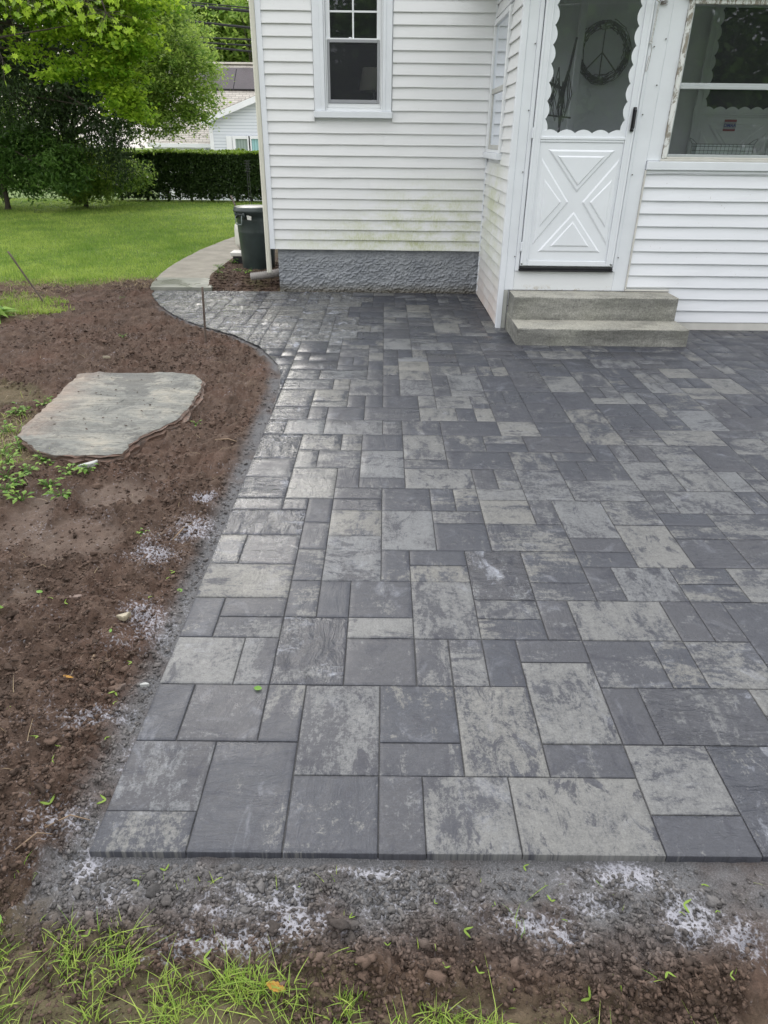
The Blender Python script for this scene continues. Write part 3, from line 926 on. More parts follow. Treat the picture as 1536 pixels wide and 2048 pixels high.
# foundation
fx = np.linspace(-1.165, SX - .004, 420); fz = np.linspace(-.03, .447, 90)
FXg, FZg = np.meshgrid(fx, fz)
lump = np.abs(fbm(FXg * 30 - FZg * 14 + .6 * fbm(FXg * 9, FZg * 9, 2, 47), FZg * 40, 3, 41)); lump2 = fbm(FXg * 50, FZg * 52, 2, 43)
den = .35 + .65 * sstep(.44, .30, FZg)
FYg = FW + .040 - den * (.030 * lump + .008 * lump2)
ii = np.arange(FXg.size).reshape(FXg.shape)
Q = np.stack([ii[:-1, :-1], ii[:-1, 1:], ii[1:, 1:], ii[1:, :-1]], -1).reshape(-1, 4)
o = mesh_np('foundation', np.stack([FXg, FYg, FZg], -1).reshape(-1, 3), Q, M['stucco'], house, smooth=True); hpart(o)
mb = MB(); mb.box(-1.15, -1.0, FW + .05, 13.4, -.05, .449, 0)
hb(mb, 'side_foundation', M['stucco'])
# corner boards
mb = MB(); mb.box(-1.240, -1.186, FW - .022, FW + .05, .449, 3.6); mb.box(-1.240, -1.225, FW + .051, FW + .10, .449, 3.6)
mb.box(-1.2255, -1.186, FW - .0245, FW - .0225, .452, 3.6, 0)
hb(mb, 'corner_board', M['trim'])
mb = MB(); mb.box(SX - .022, SX - .006, FW - .022, FW - .003, .447, 2.79, .002)
mb.box(SX - .02, SX - .003, FW - .0215, FW - .002, -.02, .445, .002)
hb(mb, 'inside_corner_channel', M['trim'])
mb = MB()
mb.box(SX - .026, SX + .020, PW - .024, PW + .030, -.01, 2.8, .003)
hb(mb, 'corner_post', M['trim'])
mb = MB(); mb.box(SX + .0205, 1.108, PW - .018, PW + .003, -.01, .333, .002)
tag(hb(mb, 'post_base', simple('grey_post_base', (.42, .43, .40), .6, .2, 8, .2)), 'grey weathered lower end of the corner post')
# flat aluminium trim round the door
mb = MB()
mb.box(SX + .0205, 1.150, PW - .016, PW + .003, .336, 2.8, .003)
mb.box(1.1505, 1.182, PW - .024, PW + .003, .50, 2.8, .003)
mb.box(2.006, 2.030, PW - .024, PW + .003, .50, 2.8, .003)
mb.box(2.0305, 2.145, PW - .014, PW + .003, .336, 2.8, .003)
mb.box(2.1455, 2.262, PW - .010, PW + .003, 1.374, 2.8, .003)
hb(mb, 'door_trim', M['trim'])
mb = MB(); mb.box(1.1505, 2.030, PW - .013, PW + .003, .336, .498, .003)
tag(hb(mb, 'kick_board', M['kick']), 'stained white board under the storm door')
mb = MB(); mb.box(1.185, 2.005, PW - .052, PW + .06, .501, .513, .002); mb.box(1.19, 2.0, PW - .040, PW + .06, .5135, .535, .003)
hb(mb, 'threshold', M['black'])
mb = MB(); mb.box(2.1455, 2.157, PW - .028, PW + .003, .352, 1.305, .002); mb.box(2.146, 2.544, PW - .020, PW + .003, .337, .3515, .002)
hb(mb, 'siding_channel', M['beige'])
mb = MB(); mb.box(2.150, 6.5, PW - .040, PW + .003, 1.3065, 1.3700, .004); mb.box(2.160, 6.5, PW - .022, PW + .003, 1.283, 1.306, .002)
hb(mb, 'band_board', M['trim'])
# screws in the trim
for (px_, pz_) in [(1.137, 2.16), (1.137, 1.72), (1.137, 1.28), (1.137, .62), (2.05, 2.15), (2.047, 1.70), (2.044, 1.27), (2.04, .62), (1.20, .562), (1.98, .562), (2.13, 2.2), (2.12, 1.9), (1.115, .2)]:
    mb = MB().tube([(px_, PW - .0200, pz_), (px_, PW - .0275 if 1.19 > px_ or px_ > 2 else PW - .06, pz_)], .0048, 8)
    hb(mb, 'screw', M['brass'])

# storm door
def scallop(mb, xa, xb, za, zb, y0, y1, side, per=.125, depth=.026, n=14):
    "board with one scalloped edge; side L R B T tells which border of the pane it dresses"
    if side in 'LR':
        k = max(1, round((zb - za) / per)); N = k * n
        for m in range(N):
            ta, tb = m / N, (m + 1) / N
            f = lambda t: abs(math.sin(math.pi * k * t)) ** .8
            wa, wb = depth * f(ta), depth * f(tb)
            z_a, z_b = za + (zb - za) * ta, za + (zb - za) * tb
            if side == 'L': P = [(xa, z_a), (xb + wa, z_a), (xb + wb, z_b), (xa, z_b)]
            else: P = [(xa - wa, z_a), (xb, z_a), (xb, z_b), (xa - wb, z_b)]
            mb.add([(p[0], y, p[1]) for y in (y0, y1) for p in P], [(0, 1, 2, 3), (7, 6, 5, 4), (1, 5, 6, 2), (0, 3, 7, 4)])
    else:
        k = max(1, round((xb - xa) / per)); N = k * n
        for m in range(N):
            ta, tb = m / N, (m + 1) / N
            f = lambda t: abs(math.sin(math.pi * k * t)) ** .8
            wa, wb = depth * f(ta), depth * f(tb)
            x_a, x_b = xa + (xb - xa) * ta, xa + (xb - xa) * tb
            if side == 'B': P = [(x_a, za), (x_b, za), (x_b, zb + wb), (x_a, zb + wa)]
            else: P = [(x_a, za - wa), (x_b, za - wb), (x_b, zb), (x_a, zb)]
            mb.add([(p[0], y, p[1]) for y in (y0, y1) for p in P], [(0, 1, 2, 3), (7, 6, 5, 4), (3, 2, 6, 7), (0, 4, 5, 1)])


def tri_frame(mb, P, y, hgt, wd):
    "raised triangular field with a bevelled border; points (x,z)"
    P = [Vector(p) for p in P]
    c_ = sum(P, Vector((0, 0))) / 3
    # inner offset by wd
    inner = []
    for k in range(3):
        a, b, d = P[k - 1], P[k], P[(k + 1) % 3]
        u1 = (a - b).normalized(); u2 = (d - b).normalized()
        bis = (u1 + u2).normalized()
        s_ = math.sqrt((1 - u1.dot(u2)) / 2)
        inner.append(b + bis * (wd / max(.2, s_)))
    V = [(p.x, y, p.y) for p in P] + [(p.x, y - hgt, p.y) for p in inner]
    mb.add(V, [(0, 1, 4, 3), (1, 2, 5, 4), (2, 0, 3, 5), (3, 4, 5)])


def storm_door(name, x0, x1, z0, z1, yf, th, facing=-1, full=True, mats=None, parent=None, label=None):
    mfr, mgl = mats
    yb = yf + th
    fr = MB()
    st = .062
    zr = z0 + .955           # mid rail
    fr.box(x0, x0 + st, yf, yb, z0, z1, .004); fr.box(x1 - st, x1, yf, yb, z0, z1, .004)
    fr.box(x0 + st + .0005, x1 - st - .0005, yf, yb, z0, z0 + .045, .004)
    fr.box(x0 + st + .0005, x1 - st - .0005, yf, yb, z1 - .06, z1, .004)
    fr.box(x0 + st + .0005, x1 - st - .0005, yf + .001, yb, zr, zr + .018, .003)
    fr.box(x0 + st + .0005, x1 - st - .0005, yf - .004, yb, zr + .0185, zr + .038, .003)
    fr.box(x0 + .001, x0 + .018, yf - .006, yf - .0005, z0 + .02, z1, .002); fr.box(x1 - .018, x1 - .001, yf - .006, yf - .0005, z0 + .02, z1, .002)
    fr.box(x0 + st - .012, x0 + st, yf - .004, yf - .0005, z0 + .046, z1, .0015); fr.box(x1 - st, x1 - st + .012, yf - .004, yf - .0005, z0 + .046, z1, .0015)
    fo = fr.build(name, mfr, parent)
    pn = MB()
    xa, xb = x0 + st + .001, x1 - st - .001
    pn.box(xa, xb, yf + .008, yb - .004, z0 + .0455, zr - .0005, .002)
    X = lambda v: x0 + (v - 1.19) / .81 * (x1 - x0)
    Zf = lambda v: z0 + (v - .55)
    tris = [([(1.325, 1.452), (1.600, 1.075 + .06), (1.875, 1.452)], [(1.405, 1.408), (1.600, 1.185), (1.795, 1.408)]),
            ([(1.280, 1.395), (1.280, .72), (1.545, 1.062)], [(1.318, 1.24), (1.318, .865), (1.482, 1.062)]),
            ([(1.920, 1.395), (1.655, 1.062), (1.920, .72)], [(1.882, 1.24), (1.718, 1.062), (1.882, .865)]),
            ([(1.325, .665), (1.875, .665), (1.600, .99)], [(1.430, .712), (1.770, .712), (1.600, .915)])]
    for a, b in tris:
        tri_frame(pn, [(X(p), Zf(q)) for p, q in a], yf + .0078, .0085, .013)
        tri_frame(pn, [(X(p), Zf(q)) for p, q in b], yf - .0010, .0075, .010)
    po = pn.build('panel', mfr, fo)
    sc_ = MB()
    zg = zr + .0385
    scallop(sc_, xa, xb, zg, zg + .026, yf + .006, yf + .010, 'B')
    scallop(sc_, xa, xa + .022, zg, z1 - .061, yf + .0105, yf + .0145, 'L')
    scallop(sc_, xb - .022, xb, zg, z1 - .061, yf + .0105, yf + .0145, 'R')
    so = sc_.build('scalloped_trim', mfr, fo)
    gl = MB(); gl.add([(xa, yf + .017, zg), (xb, yf + .017, zg), (xb, yf + .017, z1 - .06), (xa, yf + .017, z1 - .06)], [(0, 1, 2, 3)])
    go = gl.build('pane', mgl, fo)
    hd = MB()
    hx = x1 - .026
    hd.box(hx - .014, hx + .014, yf - .016, yf - .0065, z0 + 1.035, z0 + 1.205, .004)
    hd.tube([(hx, yf - .016, z0 + 1.19), (hx, yf - .045, z0 + 1.185), (hx, yf - .047, z0 + 1.06), (hx, yf - .018, z0 + 1.05)], .008, 8)
    ho = hd.build('handle', M['black'], fo)
    for zz_ in (z0 + .12, z0 + .98, z0 + 1.9):
        hg = MB().box(x0 - .012, x0 + .001, yf - .010, yf + .002, zz_, zz_ + .075, .003)
        hg.build('hinge', mfr, fo)
    return fo


sdoor = storm_door('storm_door', 1.19, 2.0, .545, 2.71, PW - .030, .030, mats=(M['door'], M['glass_door']), parent=house); hpart(sdoor)


def window_sash(parent, x0, x1, z0, z1, y, th, st, mat, rail=None):
    mb = MB()
    mb.box(x0, x0 + st, y, y + th, z0, z1, .003); mb.box(x1 - st, x1, y, y + th, z0, z1, .003)
    mb.box(x0 + st + .0004, x1 - st - .0004, y, y + th, z0, z0 + (rail or st), .003); mb.box(x0 + st + .0004, x1 - st - .0004, y, y + th, z1 - st, z1, .003)
    return mb


# window in the main wall
wn = hb(MB().box(-.706, -.601, FW - .030, FW + .003, 1.748, 3.18, .004).box(-.034, .056, FW - .030, FW + .003, 1.748, 3.18, .004)
        .box(-.6005, -.0345, FW - .030, FW + .003, 2.99, 3.18, .004)
        .box(-.640, -.601, FW - .036, FW - .0305, 1.75, 3.1, .002).box(-.034, -.004, FW - .036, FW - .0305, 1.75, 3.1, .002), 'window', M['trim'])
tag(wn, 'narrow double hung window with a grey insect screen in the lower half')
MB().box(-.715, .064, FW - .060, FW + .003, 1.689, 1.7475, .004).build('sill', M['trim'], wn)
MB().box(-.600, -.585, FW - .018, FW + .10, 1.7485, 2.985, .002).box(-.050, -.035, FW - .018, FW + .10, 1.7485, 2.985, .002).box(-.5845, -.0505, FW - .012, FW + .10, 1.7485, 1.775, .002).box(-.5845, -.0505, FW - .0, FW + .10, 2.97, 2.985, .002).build('jamb', M['vinyl'], wn)
sb = window_sash(wn, -.5835, -.0515, 1.776, 2.352, FW - .004, .030, .014, M['vinyl'], .040)
sb.build('lower_sash', M['vinyl'], wn)
sb = window_sash(wn, -.5835, -.0515, 2.318, 2.968, FW + .028, .030, .042, M['vinyl'], .034)
sb.box(-.328, -.312, FW + .034, FW + .046, 2.3525, 2.925, .002).box(-.541, -.3285, FW + .035, FW + .045, 2.556, 2.572, .002).box(-.3115, -.094, FW + .035, FW + .045, 2.556, 2.572, .002)
sb.box(-.541, -.3285, FW + .035, FW + .045, 2.756, 2.772, .002).box(-.3115, -.094, FW + .035, FW + .045, 2.756, 2.772, .002)
sb.box(-.362, -.335, FW + .020, FW + .0275, 2.353, 2.362, .002)
sb.build('upper_sash', M['vinyl'], wn)
sb = window_sash(wn, -.5685, -.0665, 1.8165, 2.337, FW - .012, .010, .022, M['screen_frame'], .03)
sb.build('screen_frame', M['screen_frame'], wn)
t = NT('insect_screen')
t.t.nodes.remove(t.b)
tr = t.n('ShaderNodeBsdfTransparent'); df = t.n('ShaderNodeBsdfDiffuse'); df.inputs[0].default_value = (.06, .062, .07, 1)
mx = t.n('ShaderNodeMixShader'); mx.inputs[0].default_value = .42
t.t.links.new(tr.outputs[0], mx.inputs[1]); t.t.links.new(df.outputs[0], mx.inputs[2]); t.t.links.new(mx.outputs[0], t.out.inputs[0])
M['mesh'] = t.m
MB().add([(-.547, FW - .007, 1.845), (-.088, FW - .007, 1.845), (-.088, FW - .007, 2.316), (-.547, FW - .007, 2.316)], [(0, 1, 2, 3)]).build('insect_screen', M['mesh'], wn)
MB().add([(-.57, FW + .012, 1.81), (-.065, FW + .012, 1.81), (-.065, FW + .012, 2.34), (-.57, FW + .012, 2.34)], [(0, 1, 2, 3)]).build('pane', M['glass'], wn)
MB().add([(-.542, FW + .040, 2.352), (-.093, FW + .040, 2.352), (-.093, FW + .040, 2.926), (-.542, FW + .040, 2.926)], [(0, 1, 2, 3)]).build('pane', M['glass'], wn)
# dark room behind it
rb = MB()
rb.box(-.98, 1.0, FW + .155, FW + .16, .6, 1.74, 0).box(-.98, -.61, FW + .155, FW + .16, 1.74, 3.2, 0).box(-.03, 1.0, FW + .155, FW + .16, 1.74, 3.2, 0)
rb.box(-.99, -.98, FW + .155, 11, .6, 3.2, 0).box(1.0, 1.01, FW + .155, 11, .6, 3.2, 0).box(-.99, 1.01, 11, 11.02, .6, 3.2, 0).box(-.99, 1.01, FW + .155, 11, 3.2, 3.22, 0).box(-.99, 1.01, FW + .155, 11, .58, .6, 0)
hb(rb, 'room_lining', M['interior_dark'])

# side window of the porch
ws = hb(MB().box(SX - .034, SX + .003, 6.935, 6.985, 1.405, 2.495, .003).box(SX - .034, SX + .003, 7.835, 7.882, 1.405, 2.495, .003).box(SX - .034, SX + .003, 6.9855, 7.8345, 2.455, 2.495, .003).box(SX - .034, SX + .003, 6.9855, 7.8345, 1.405, 1.43, .003), 'window', M['vinyl'])
tag(ws, 'tall window in the short side wall of the porch')
MB().box(SX - .055, SX + .003, 6.925, 7.885, 1.352, 1.404, .004).build('sill', M['trim'], ws)
MB().box(SX - .016, SX + .008, 6.9855, 7.8345, 1.90, 1.945, .003).box(SX - .010, SX + .004, 7.80, 7.8345, 1.431, 1.899, .002).box(SX - .012, SX + .012, 6.9855, 7.8345, 1.431, 1.470, .003).box(SX - .010, SX + .010, 6.9855, 7.005, 1.4705, 2.4545, .003).build('sash', simple('grey_sash', (.50, .50, .47), .5, .1, 6), ws)
MB().add([(SX - .002, 7.0055, 1.4705), (SX - .002, 7.80, 1.4705), (SX - .002, 7.80, 1.8995), (SX - .002, 7.0055, 1.8995)], [(0, 1, 2, 3)]).build('pane', M['glass_side'], ws)
MB().add([(SX - .012, 7.0055, 1.9455), (SX - .012, 7.83, 1.9455), (SX - .012, 7.83, 2.4545), (SX - .012, 7.0055, 2.4545)], [(0, 1, 2, 3)]).build('pane', M['glass_side'], ws)

# big porch window with the peeling frame
pf = MB()
pf.box(2.2625, 2.300, PW - .030, PW + .003, 1.389, 2.455, .004).box(3.322, 3.362, PW - .030, PW + .003, 1.389, 2.455, .004).box(2.3005, 3.3215, PW - .030, PW + .003, 2.418, 2.455, .004)
wp_ = hb(pf, 'window', M['peel'])
tag(wp_, 'wide porch window in a wooden frame with peeling white paint')
MB().box(2.255, 3.37, PW - .034, PW + .003, 1.3705, 1.3885, .003).box(2.3005, 3.3215, PW - .024, PW + .003, 1.389, 1.404, .003).build('sill', M['beige'], wp_)
sb = MB().box(2.3005, 2.309, PW - .020, PW + .012, 1.4045, 2.4175, .002).box(3.312, 3.3215, PW - .020, PW + .012, 1.4045, 2.4175, .002).box(2.3095, 3.3115, PW - .018, PW + .012, 1.4045, 1.424, .002)
sb.box(2.3095, 3.3115, PW - .022, PW + .012, 1.878, 1.900, .002).box(2.3095, 3.3115, PW - .014, PW + .012, 1.9005, 1.919, .002)
sb.build('sash', simple('aluminium_sash', (.55, .58, .60), .35, .06, 5, metal=.3), wp_)
MB().add([(2.309, PW - .006, 1.424), (3.312, PW - .006, 1.424), (3.312, PW - .006, 1.879), (2.309, PW - .006, 1.879)], [(0, 1, 2, 3)]).build('pane', M['glass'], wp_)
MB().add([(2.309, PW + .004, 1.919), (3.312, PW + .004, 1.919), (3.312, PW + .004, 2.418), (2.309, PW + .004, 2.418)], [(0, 1, 2, 3)]).build('pane', M['glass'], wp_)
mb = MB(); mb.box(2.235, 6.5, PW - .060, PW + .003, 2.4555, 2.520, .004).box(2.1455 + .12, 6.5, PW - .02, PW + .003, 2.5205, 2.79, .003)
hb(mb, 'header_board', M['beige'])
mb = MB(); mb.box(3.3625, 3.499, PW - .012, PW + .003, 1.3705, 2.455, .003)
hb(mb, 'window_trim', M['trim'])

# inner storm door of the porch, seen through the big window
idoor = storm_door('inner_storm_door', 3.06, 3.92, .78, 2.78, FW - .05, .030, mats=(simple('inner_door_paint', (.72, .76, .76), .5, .05, 3), simple('dark_inner_glass', (.02, .022, .028), .12, .1, 3)), parent=house); hpart(idoor)
tag(idoor, 'inner scalloped storm door on the back wall of the porch')
st_ = MB().box(3.37, 3.49, FW - .0625, FW - .0600, 1.615, 1.715, 0).build('sticker', simple('sticker_paper', (.45, .46, .48), .6, .05, 10), idoor)
M['sbar'] = simple('sticker_red', (.30, .05, .06), .6, .05, 10)
MB().box(3.37, 3.49, FW - .0640, FW - .0627, 1.695, 1.715, 0).build('sticker_bar', M['sbar'], idoor)
MB().box(3.37, 3.49, FW - .0640, FW - .0627, 1.615, 1.632, 0).build('sticker_bar', M['sbar'], idoor)
cu = bpy.data.curves.new('sticker_text', 'FONT'); cu.body = 'OMAA'; cu.size = .042; cu.extrude = .0004; cu.align_x = 'CENTER'; cu.align_y = 'CENTER'; cu.offset = .0012
to = bpy.data.objects.new('tmp', cu); COL.objects.link(to)
dg = bpy.context.evaluated_depsgraph_get()
tm = bpy.data.meshes.new_from_object(to.evaluated_get(dg)); bpy.data.objects.remove(to)
tm.materials.clear(); tm.materials.append(simple('sticker_blue', (.03, .05, .30), .6, .05, 10))
tm.transform(Matrix.Translation((3.43, FW - .0635, 1.663)) @ Matrix.Rotation(math.pi / 2, 4, 'X'))
to = bpy.data.objects.new('sticker_text', tm); COL.objects.link(to); to.parent = idoor
# downspout
dsx = -1.262
mb = MB(); mb.box(dsx - .028, dsx + .020, FW - .030, FW + .045, .20, 3.5, .008)
for s_ in (-.014, .004): mb.box(dsx + s_, dsx + s_ + .006, FW - .0335, FW - .0305, .22, 3.5, .001)
hb(mb, 'downspout', M['downspout'])

# ------------------------------------------------------------------ concrete steps
def rough_box(mb, x0, x1, y0, y1, z0, z1, seed, jit=.003, n=26):
    "box with slightly wavy worn edges"
    r_ = random.Random(seed)
    V = []; Fc = []
    prof = [(y1, z0), (y0, z0), (y0, z1 - .010), (y0 + .003, z1 - .004), (y0 + .010, z1), (y1, z1)]
    for k in range(n + 1):
        t_ = k / n
        x = x0 + (x1 - x0) * t_
        for (a, b) in prof:
            V.append((x, a + (r_.uniform(-jit, jit) if a < y1 - .01 else 0), b + (r_.uniform(-jit, jit) * .6 if b > z0 else 0)))
        if k:
            o = len(prof) * (k - 1)
            for q in range(len(prof) - 1): Fc.append((o + q, o + q + len(prof), o + q + 1 + len(prof), o + q + 1))
    Fc.append(tuple(range(len(prof)))); o = len(prof) * n; Fc.append(tuple(o + q for q in range(len(prof)))[::-1])
    mb.add(V, Fc)


steps = empty('concrete_steps', (1.82, 6.0, 0), 'two weathered grey concrete steps below the white storm door', 'steps')
for nm, a in (('lower_step', (1.112, 2.540, 5.712, PW - .026, -.04, .141)), ('upper_step', (1.118, 2.528, 6.026, PW - .026, .1415, .334))):
    mb = MB(); rough_box(mb, *a, seed=len(nm), jit=.0025)
    o = mb.build(nm, M['concrete'], steps); o.matrix_parent_inverse = Matrix.Translation((-1.82, -6.0, 0))


def thing_parts(root, parts):
    L = Matrix.Translation(-Vector(root.location))
    out = []
    for mb, nm, mat, sm in parts:
        o = mb.build(nm, mat, root, sm); o.matrix_parent_inverse = L; out.append(o)
    return out


# ------------------------------------------------------------------ things inside the house and porch
lamp = empty('table_lamp', (-.16, 8.75, 1.3), 'table lamp with a cream drum shade behind the screened house window', 'lamp')
thing_parts(lamp, [(MB().lathe([(.165, 1.97), (.125, 2.18)], (-.13, 8.75), 32, False).lathe([(.160, 1.97), (.120, 2.18)], (-.13, 8.75), 32, False), 'lamp_shade', M['lampshade'], True),
                   (MB().lathe([(.09, 1.30), (.09, 1.32), (.02, 1.35), (.05, 1.5), (.06, 1.62), (.03, 1.78), (.012, 1.82), (.012, 2.05)], (-.13, 8.75), 20), 'lamp_base', M['interior'], True)])
tb = empty('side_table', (-.13, 8.75, .6), 'small table under the lamp inside the house', 'table')
thing_parts(tb, [(MB().box(-.4, .14, 8.5, 9.0, 1.26, 1.2995), 'table_top', M['twig'], False)] + [(MB().box(x_, x_ + .03, y_, y_ + .03, .601, 1.2595), 'leg', M['twig'], False) for x_ in (-.39, .10) for y_ in (8.51, 8.96)])
# peace sign wreath on the back wall of the porch
wc_ = (2.07, FW - .03, 2.26)
wr = empty('peace_sign_wreath', wc_, 'dark twig wreath with a peace sign, seen through the storm door glass', 'wreath')
ring = MB()
r_ = random.Random(5)
for k in range(150):
    a0 = r_.uniform(0, 6.283); ln = r_.uniform(.35, .9); rr = .225 + r_.gauss(0, .017); yo = r_.uniform(-.035, .0)
    ring.tube([(wc_[0] + (rr + r_.uniform(-.008, .008)) * math.cos(a0 + ln * t_ / 5), wc_[1] - .01 + yo + r_.uniform(-.004, .004), wc_[2] + (rr + r_.uniform(-.008, .008)) * math.sin(a0 + ln * t_ / 5)) for t_ in range(6)], .0038, 4)
sp = MB()
for a in (90, 270, 225, 315):
    sp.tube([wc_, (wc_[0] + .225 * math.cos(R(a)), wc_[1], wc_[2] + .225 * math.sin(R(a)))], .006, 6)
M['darktwig'] = simple('dark_twigs', (.07, .065, .07), .8, .3, 30)
thing_parts(wr, [(ring, 'twig_ring', M['darktwig'], False), (sp, 'peace_spokes', M['darktwig'], False)])
# plant stand with hanging cables, wooden post
ps = empty('coat_stand', (1.66, 7.35, .5), 'thin dark stand draped with coiled cords behind the storm door glass', 'stand')
pole = MB().tube([(1.60, 7.35, .5), (1.63, 7.35, 1.9), (1.69, 7.35, 2.32)], .011, 8)
pole.tube([(1.50, 7.35, 1.72), (1.72, 7.35, 1.70)], .008, 6).tube([(1.32, 7.30, 2.06), (1.45, 7.32, 1.98), (1.62, 7.35, 1.93)], .012, 6)
cords = MB()
for k in range(16):
    x_ = r_.uniform(1.46, 1.66); zt = r_.uniform(1.9, 2.1); zb_ = r_.uniform(1.62, 1.8); dx = r_.uniform(.01, .05)
    cords.tube([(x_, 7.33, zt), (x_ + dx, 7.32, (zt + zb_) / 2), (x_ + .01, 7.33, zb_), (x_ - dx, 7.34, (zt + zb_) / 2), (x_, 7.33, zt)], .0045, 5)
cords.tube([(1.47, 7.33, 2.0), (1.46, 7.33, 1.6), (1.44, 7.33, 1.1), (1.44, 7.33, .52)], .006, 5)
thing_parts(ps, [(pole, 'pole', M['darktwig'], True), (cords, 'cords', M['darktwig'], True)])
mb = MB().box(1.80, 1.86, FW - .12, FW - .06, .5, 2.79, .004)
hb(mb, 'porch_post', M['interior'])
# low dark cabinet inside porch
cb = empty('wooden_chest', (2.0, 7.5, .5), 'low dark reddish chest on the porch floor behind the door glass', 'chest')
M['chest'] = simple('dark_red_wood', (.07, .035, .03), .4, .3, 10)
thing_parts(cb, [(MB().box(1.78, 2.35, 7.3, 7.7, .501, 1.52, .01), 'chest_body', M['chest'], False), (MB().box(1.75, 2.38, 7.27, 7.72, 1.5205, 1.55, .006), 'chest_lid', M['chest'], False)])
# wire basket on the window ledge
mb = MB(); mb.box(2.16, 3.45, PW + .1205, PW + .36, 1.36, 1.385, .003)
hb(mb, 'window_ledge', M['interior'])
bk = empty('wire_basket', (2.78, 6.41, 1.421), 'shallow wire basket lined with pale blue cloth on the ledge behind the wide window', 'basket')
wire = MB()
bx0, bx1, by0, by1, bz0, bz1 = 2.55, 3.02, 6.365, 6.465, 1.422, 1.50
for z_ in (bz0 + .003, bz0 + .03, bz0 + .06, bz1):
    wire.tube([(bx0, by0, z_), (bx1, by0, z_), (bx1, by1, z_), (bx0, by1, z_), (bx0, by0, z_)], .0018, 5)
for k in range(15):
    x_ = bx0 + (bx1 - bx0) * k / 14
    wire.tube([(x_, by0, bz1), (x_, by0, bz0 + .003), (x_, by1, bz0 + .003), (x_, by1, bz1)], .0014, 4)
hns = []
for s_ in (-1, 1):
    hn = MB(); hns.append(hn)
    xe = bx0 if s_ < 0 else bx1
    hn.tube([(xe, by0, bz1), (xe + s_ * .03, by0 + .02, bz1 + .03), (xe + s_ * .045, (by0 + by1) / 2, bz1 + .042), (xe + s_ * .03, by1 - .02, bz1 + .03), (xe, by1, bz1)], .002, 6)
M['wire'] = simple('galvanised_wire', (.16, .18, .17), .4, .2, 40, metal=.6)
thing_parts(bk, [(wire, 'wire_frame', M['wire'], True), (MB().box(bx0 + .004, bx1 - .004, by0 + .004, by1 - .004, bz0 + .004, bz1 - .006, .004), 'liner', simple('pale_liner', (.78, .84, .86), .8, .08, 20, .3), False), *[(q_, 'handle', M['wire'], True) for q_ in hns]])

# clothes line hook with cord
hk = gy(1318, 6, PW - .02)
cl = empty('clothes_line', (hk.x, PW - .02, hk.z), 'white clothes line with a knotted hanging cord hooked beside the storm door', 'cord')
M['rope'] = simple('white_rope', (.62, .62, .60), .8, .25, 60, .4)
line = MB().tube([(hk.x, PW - .045, hk.z), (hk.x - .06, PW - .10, hk.z + .015), (hk.x - .35, PW - .9, hk.z + .12), (hk.x - 1.0, PW - 3.0, hk.z + .35), (hk.x - 2.4, PW - 8.0, hk.z + .7)], .0035, 6)
hang = MB()
for s_ in (0, math.pi):
    hang.tube([(hk.x - .005 - .012 * t_ / 30 + .0045 * math.cos(t_ * .9 + s_), PW - .040 + .0045 * math.sin(t_ * .9 + s_), hk.z - .008 * t_) for t_ in range(31)], .0032, 5)
hang.tube([(hk.x - .018, PW - .04, hk.z - .23), (hk.x - .030, PW - .035, hk.z - .245), (hk.x - .018, PW - .045, hk.z - .255), (hk.x - .006, PW - .038, hk.z - .245), (hk.x - .018, PW - .04, hk.z - .235)], .005, 6)
loop = MB().tube([(hk.x - .018, PW - .035, hk.z - .25), (hk.x - .001, PW - .03, hk.z - .28), (hk.x - .003, PW - .03, hk.z - .36), (hk.x - .012, PW - .03, hk.z - .43), (hk.x - .022, PW - .03, hk.z - .435), (hk.x - .022, PW - .03, hk.z - .40), (hk.x - .010, PW - .03, hk.z - .33)], .0012, 5)
hkm = MB().tube([(hk.x, PW - .012, hk.z + .01), (hk.x, PW - .05, hk.z + .01), (hk.x, PW - .058, hk.z + .03)], .003, 6)
thing_parts(cl, [(line, 'line', M['rope'], True), (hang, 'hanging_cord', M['rope'], True), (loop, 'wire_loop', M['twig'], True), (hkm, 'hook', M['wire'], True)])
mb = MB()
for k in range(26):
    a = r_.uniform(-.6, 1.0); l_ = r_.uniform(.02, .055)
    z0_ = hk.z + .0 + r_.uniform(-.01, .01)
    mb.tube([(hk.x + .012, PW - .022, z0_), (hk.x + .012 + l_ * math.cos(a), PW - .022 - r_.uniform(0, .02), z0_ + l_ * math.sin(a) * .6)], .0012, 3)
o = mb.build('fraying_string', simple('frayed_string', (.25, .22, .20), .9, .3, 40)); tag(o, 'tuft of frayed grey string caught beside the clothes line hook', 'string')

# ------------------------------------------------------------------ bin and what stands round it
bc = (-1.53, 8.78)
bz = .10
binr = empty('rubbish_bin', (bc[0], bc[1], bz), 'dark green round plastic rubbish bin with a grey handle at the house corner', 'bin')
M['bin'] = simple('dark_green_plastic', (.026, .038, .036), .38, .25, 9, .08)
body = MB().lathe([(.185, bz - .02), (.192, bz + .02), (.215, bz + .42), (.2165, bz + .43), (.2155, bz + .435), (.222, bz + .55), (.2235, bz + .556), (.2225, bz + .562), (.228, bz + .615), (.238, bz + .62), (.240, bz + .66)], bc, 48)
lid = MB().lathe([(.2415, bz + .640), (.252, bz + .642), (.254, bz + .668), (.250, bz + .672), (.247, bz + .690), (.235, bz + .700), (.10, bz + .708), (.001, bz + .708)], bc, 48, False)
ha = R(232)
hx_, hy_ = math.cos(ha), math.sin(ha)
tx, ty = -hy_, hx_
def hp(s, rr, z): return (bc[0] + hx_ * rr + tx * s, bc[1] + hy_ * rr + ty * s, z)
hnd = MB().tube([hp(-.045, .245, bz + .615), hp(-.052, .262, bz + .60), hp(-.050, .264, bz + .54), hp(-.040, .262, bz + .520), hp(.040, .262, bz + .520), hp(.050, .264, bz + .54), hp(.052, .262, bz + .60), hp(.045, .245, bz + .615)], .0065, 8)
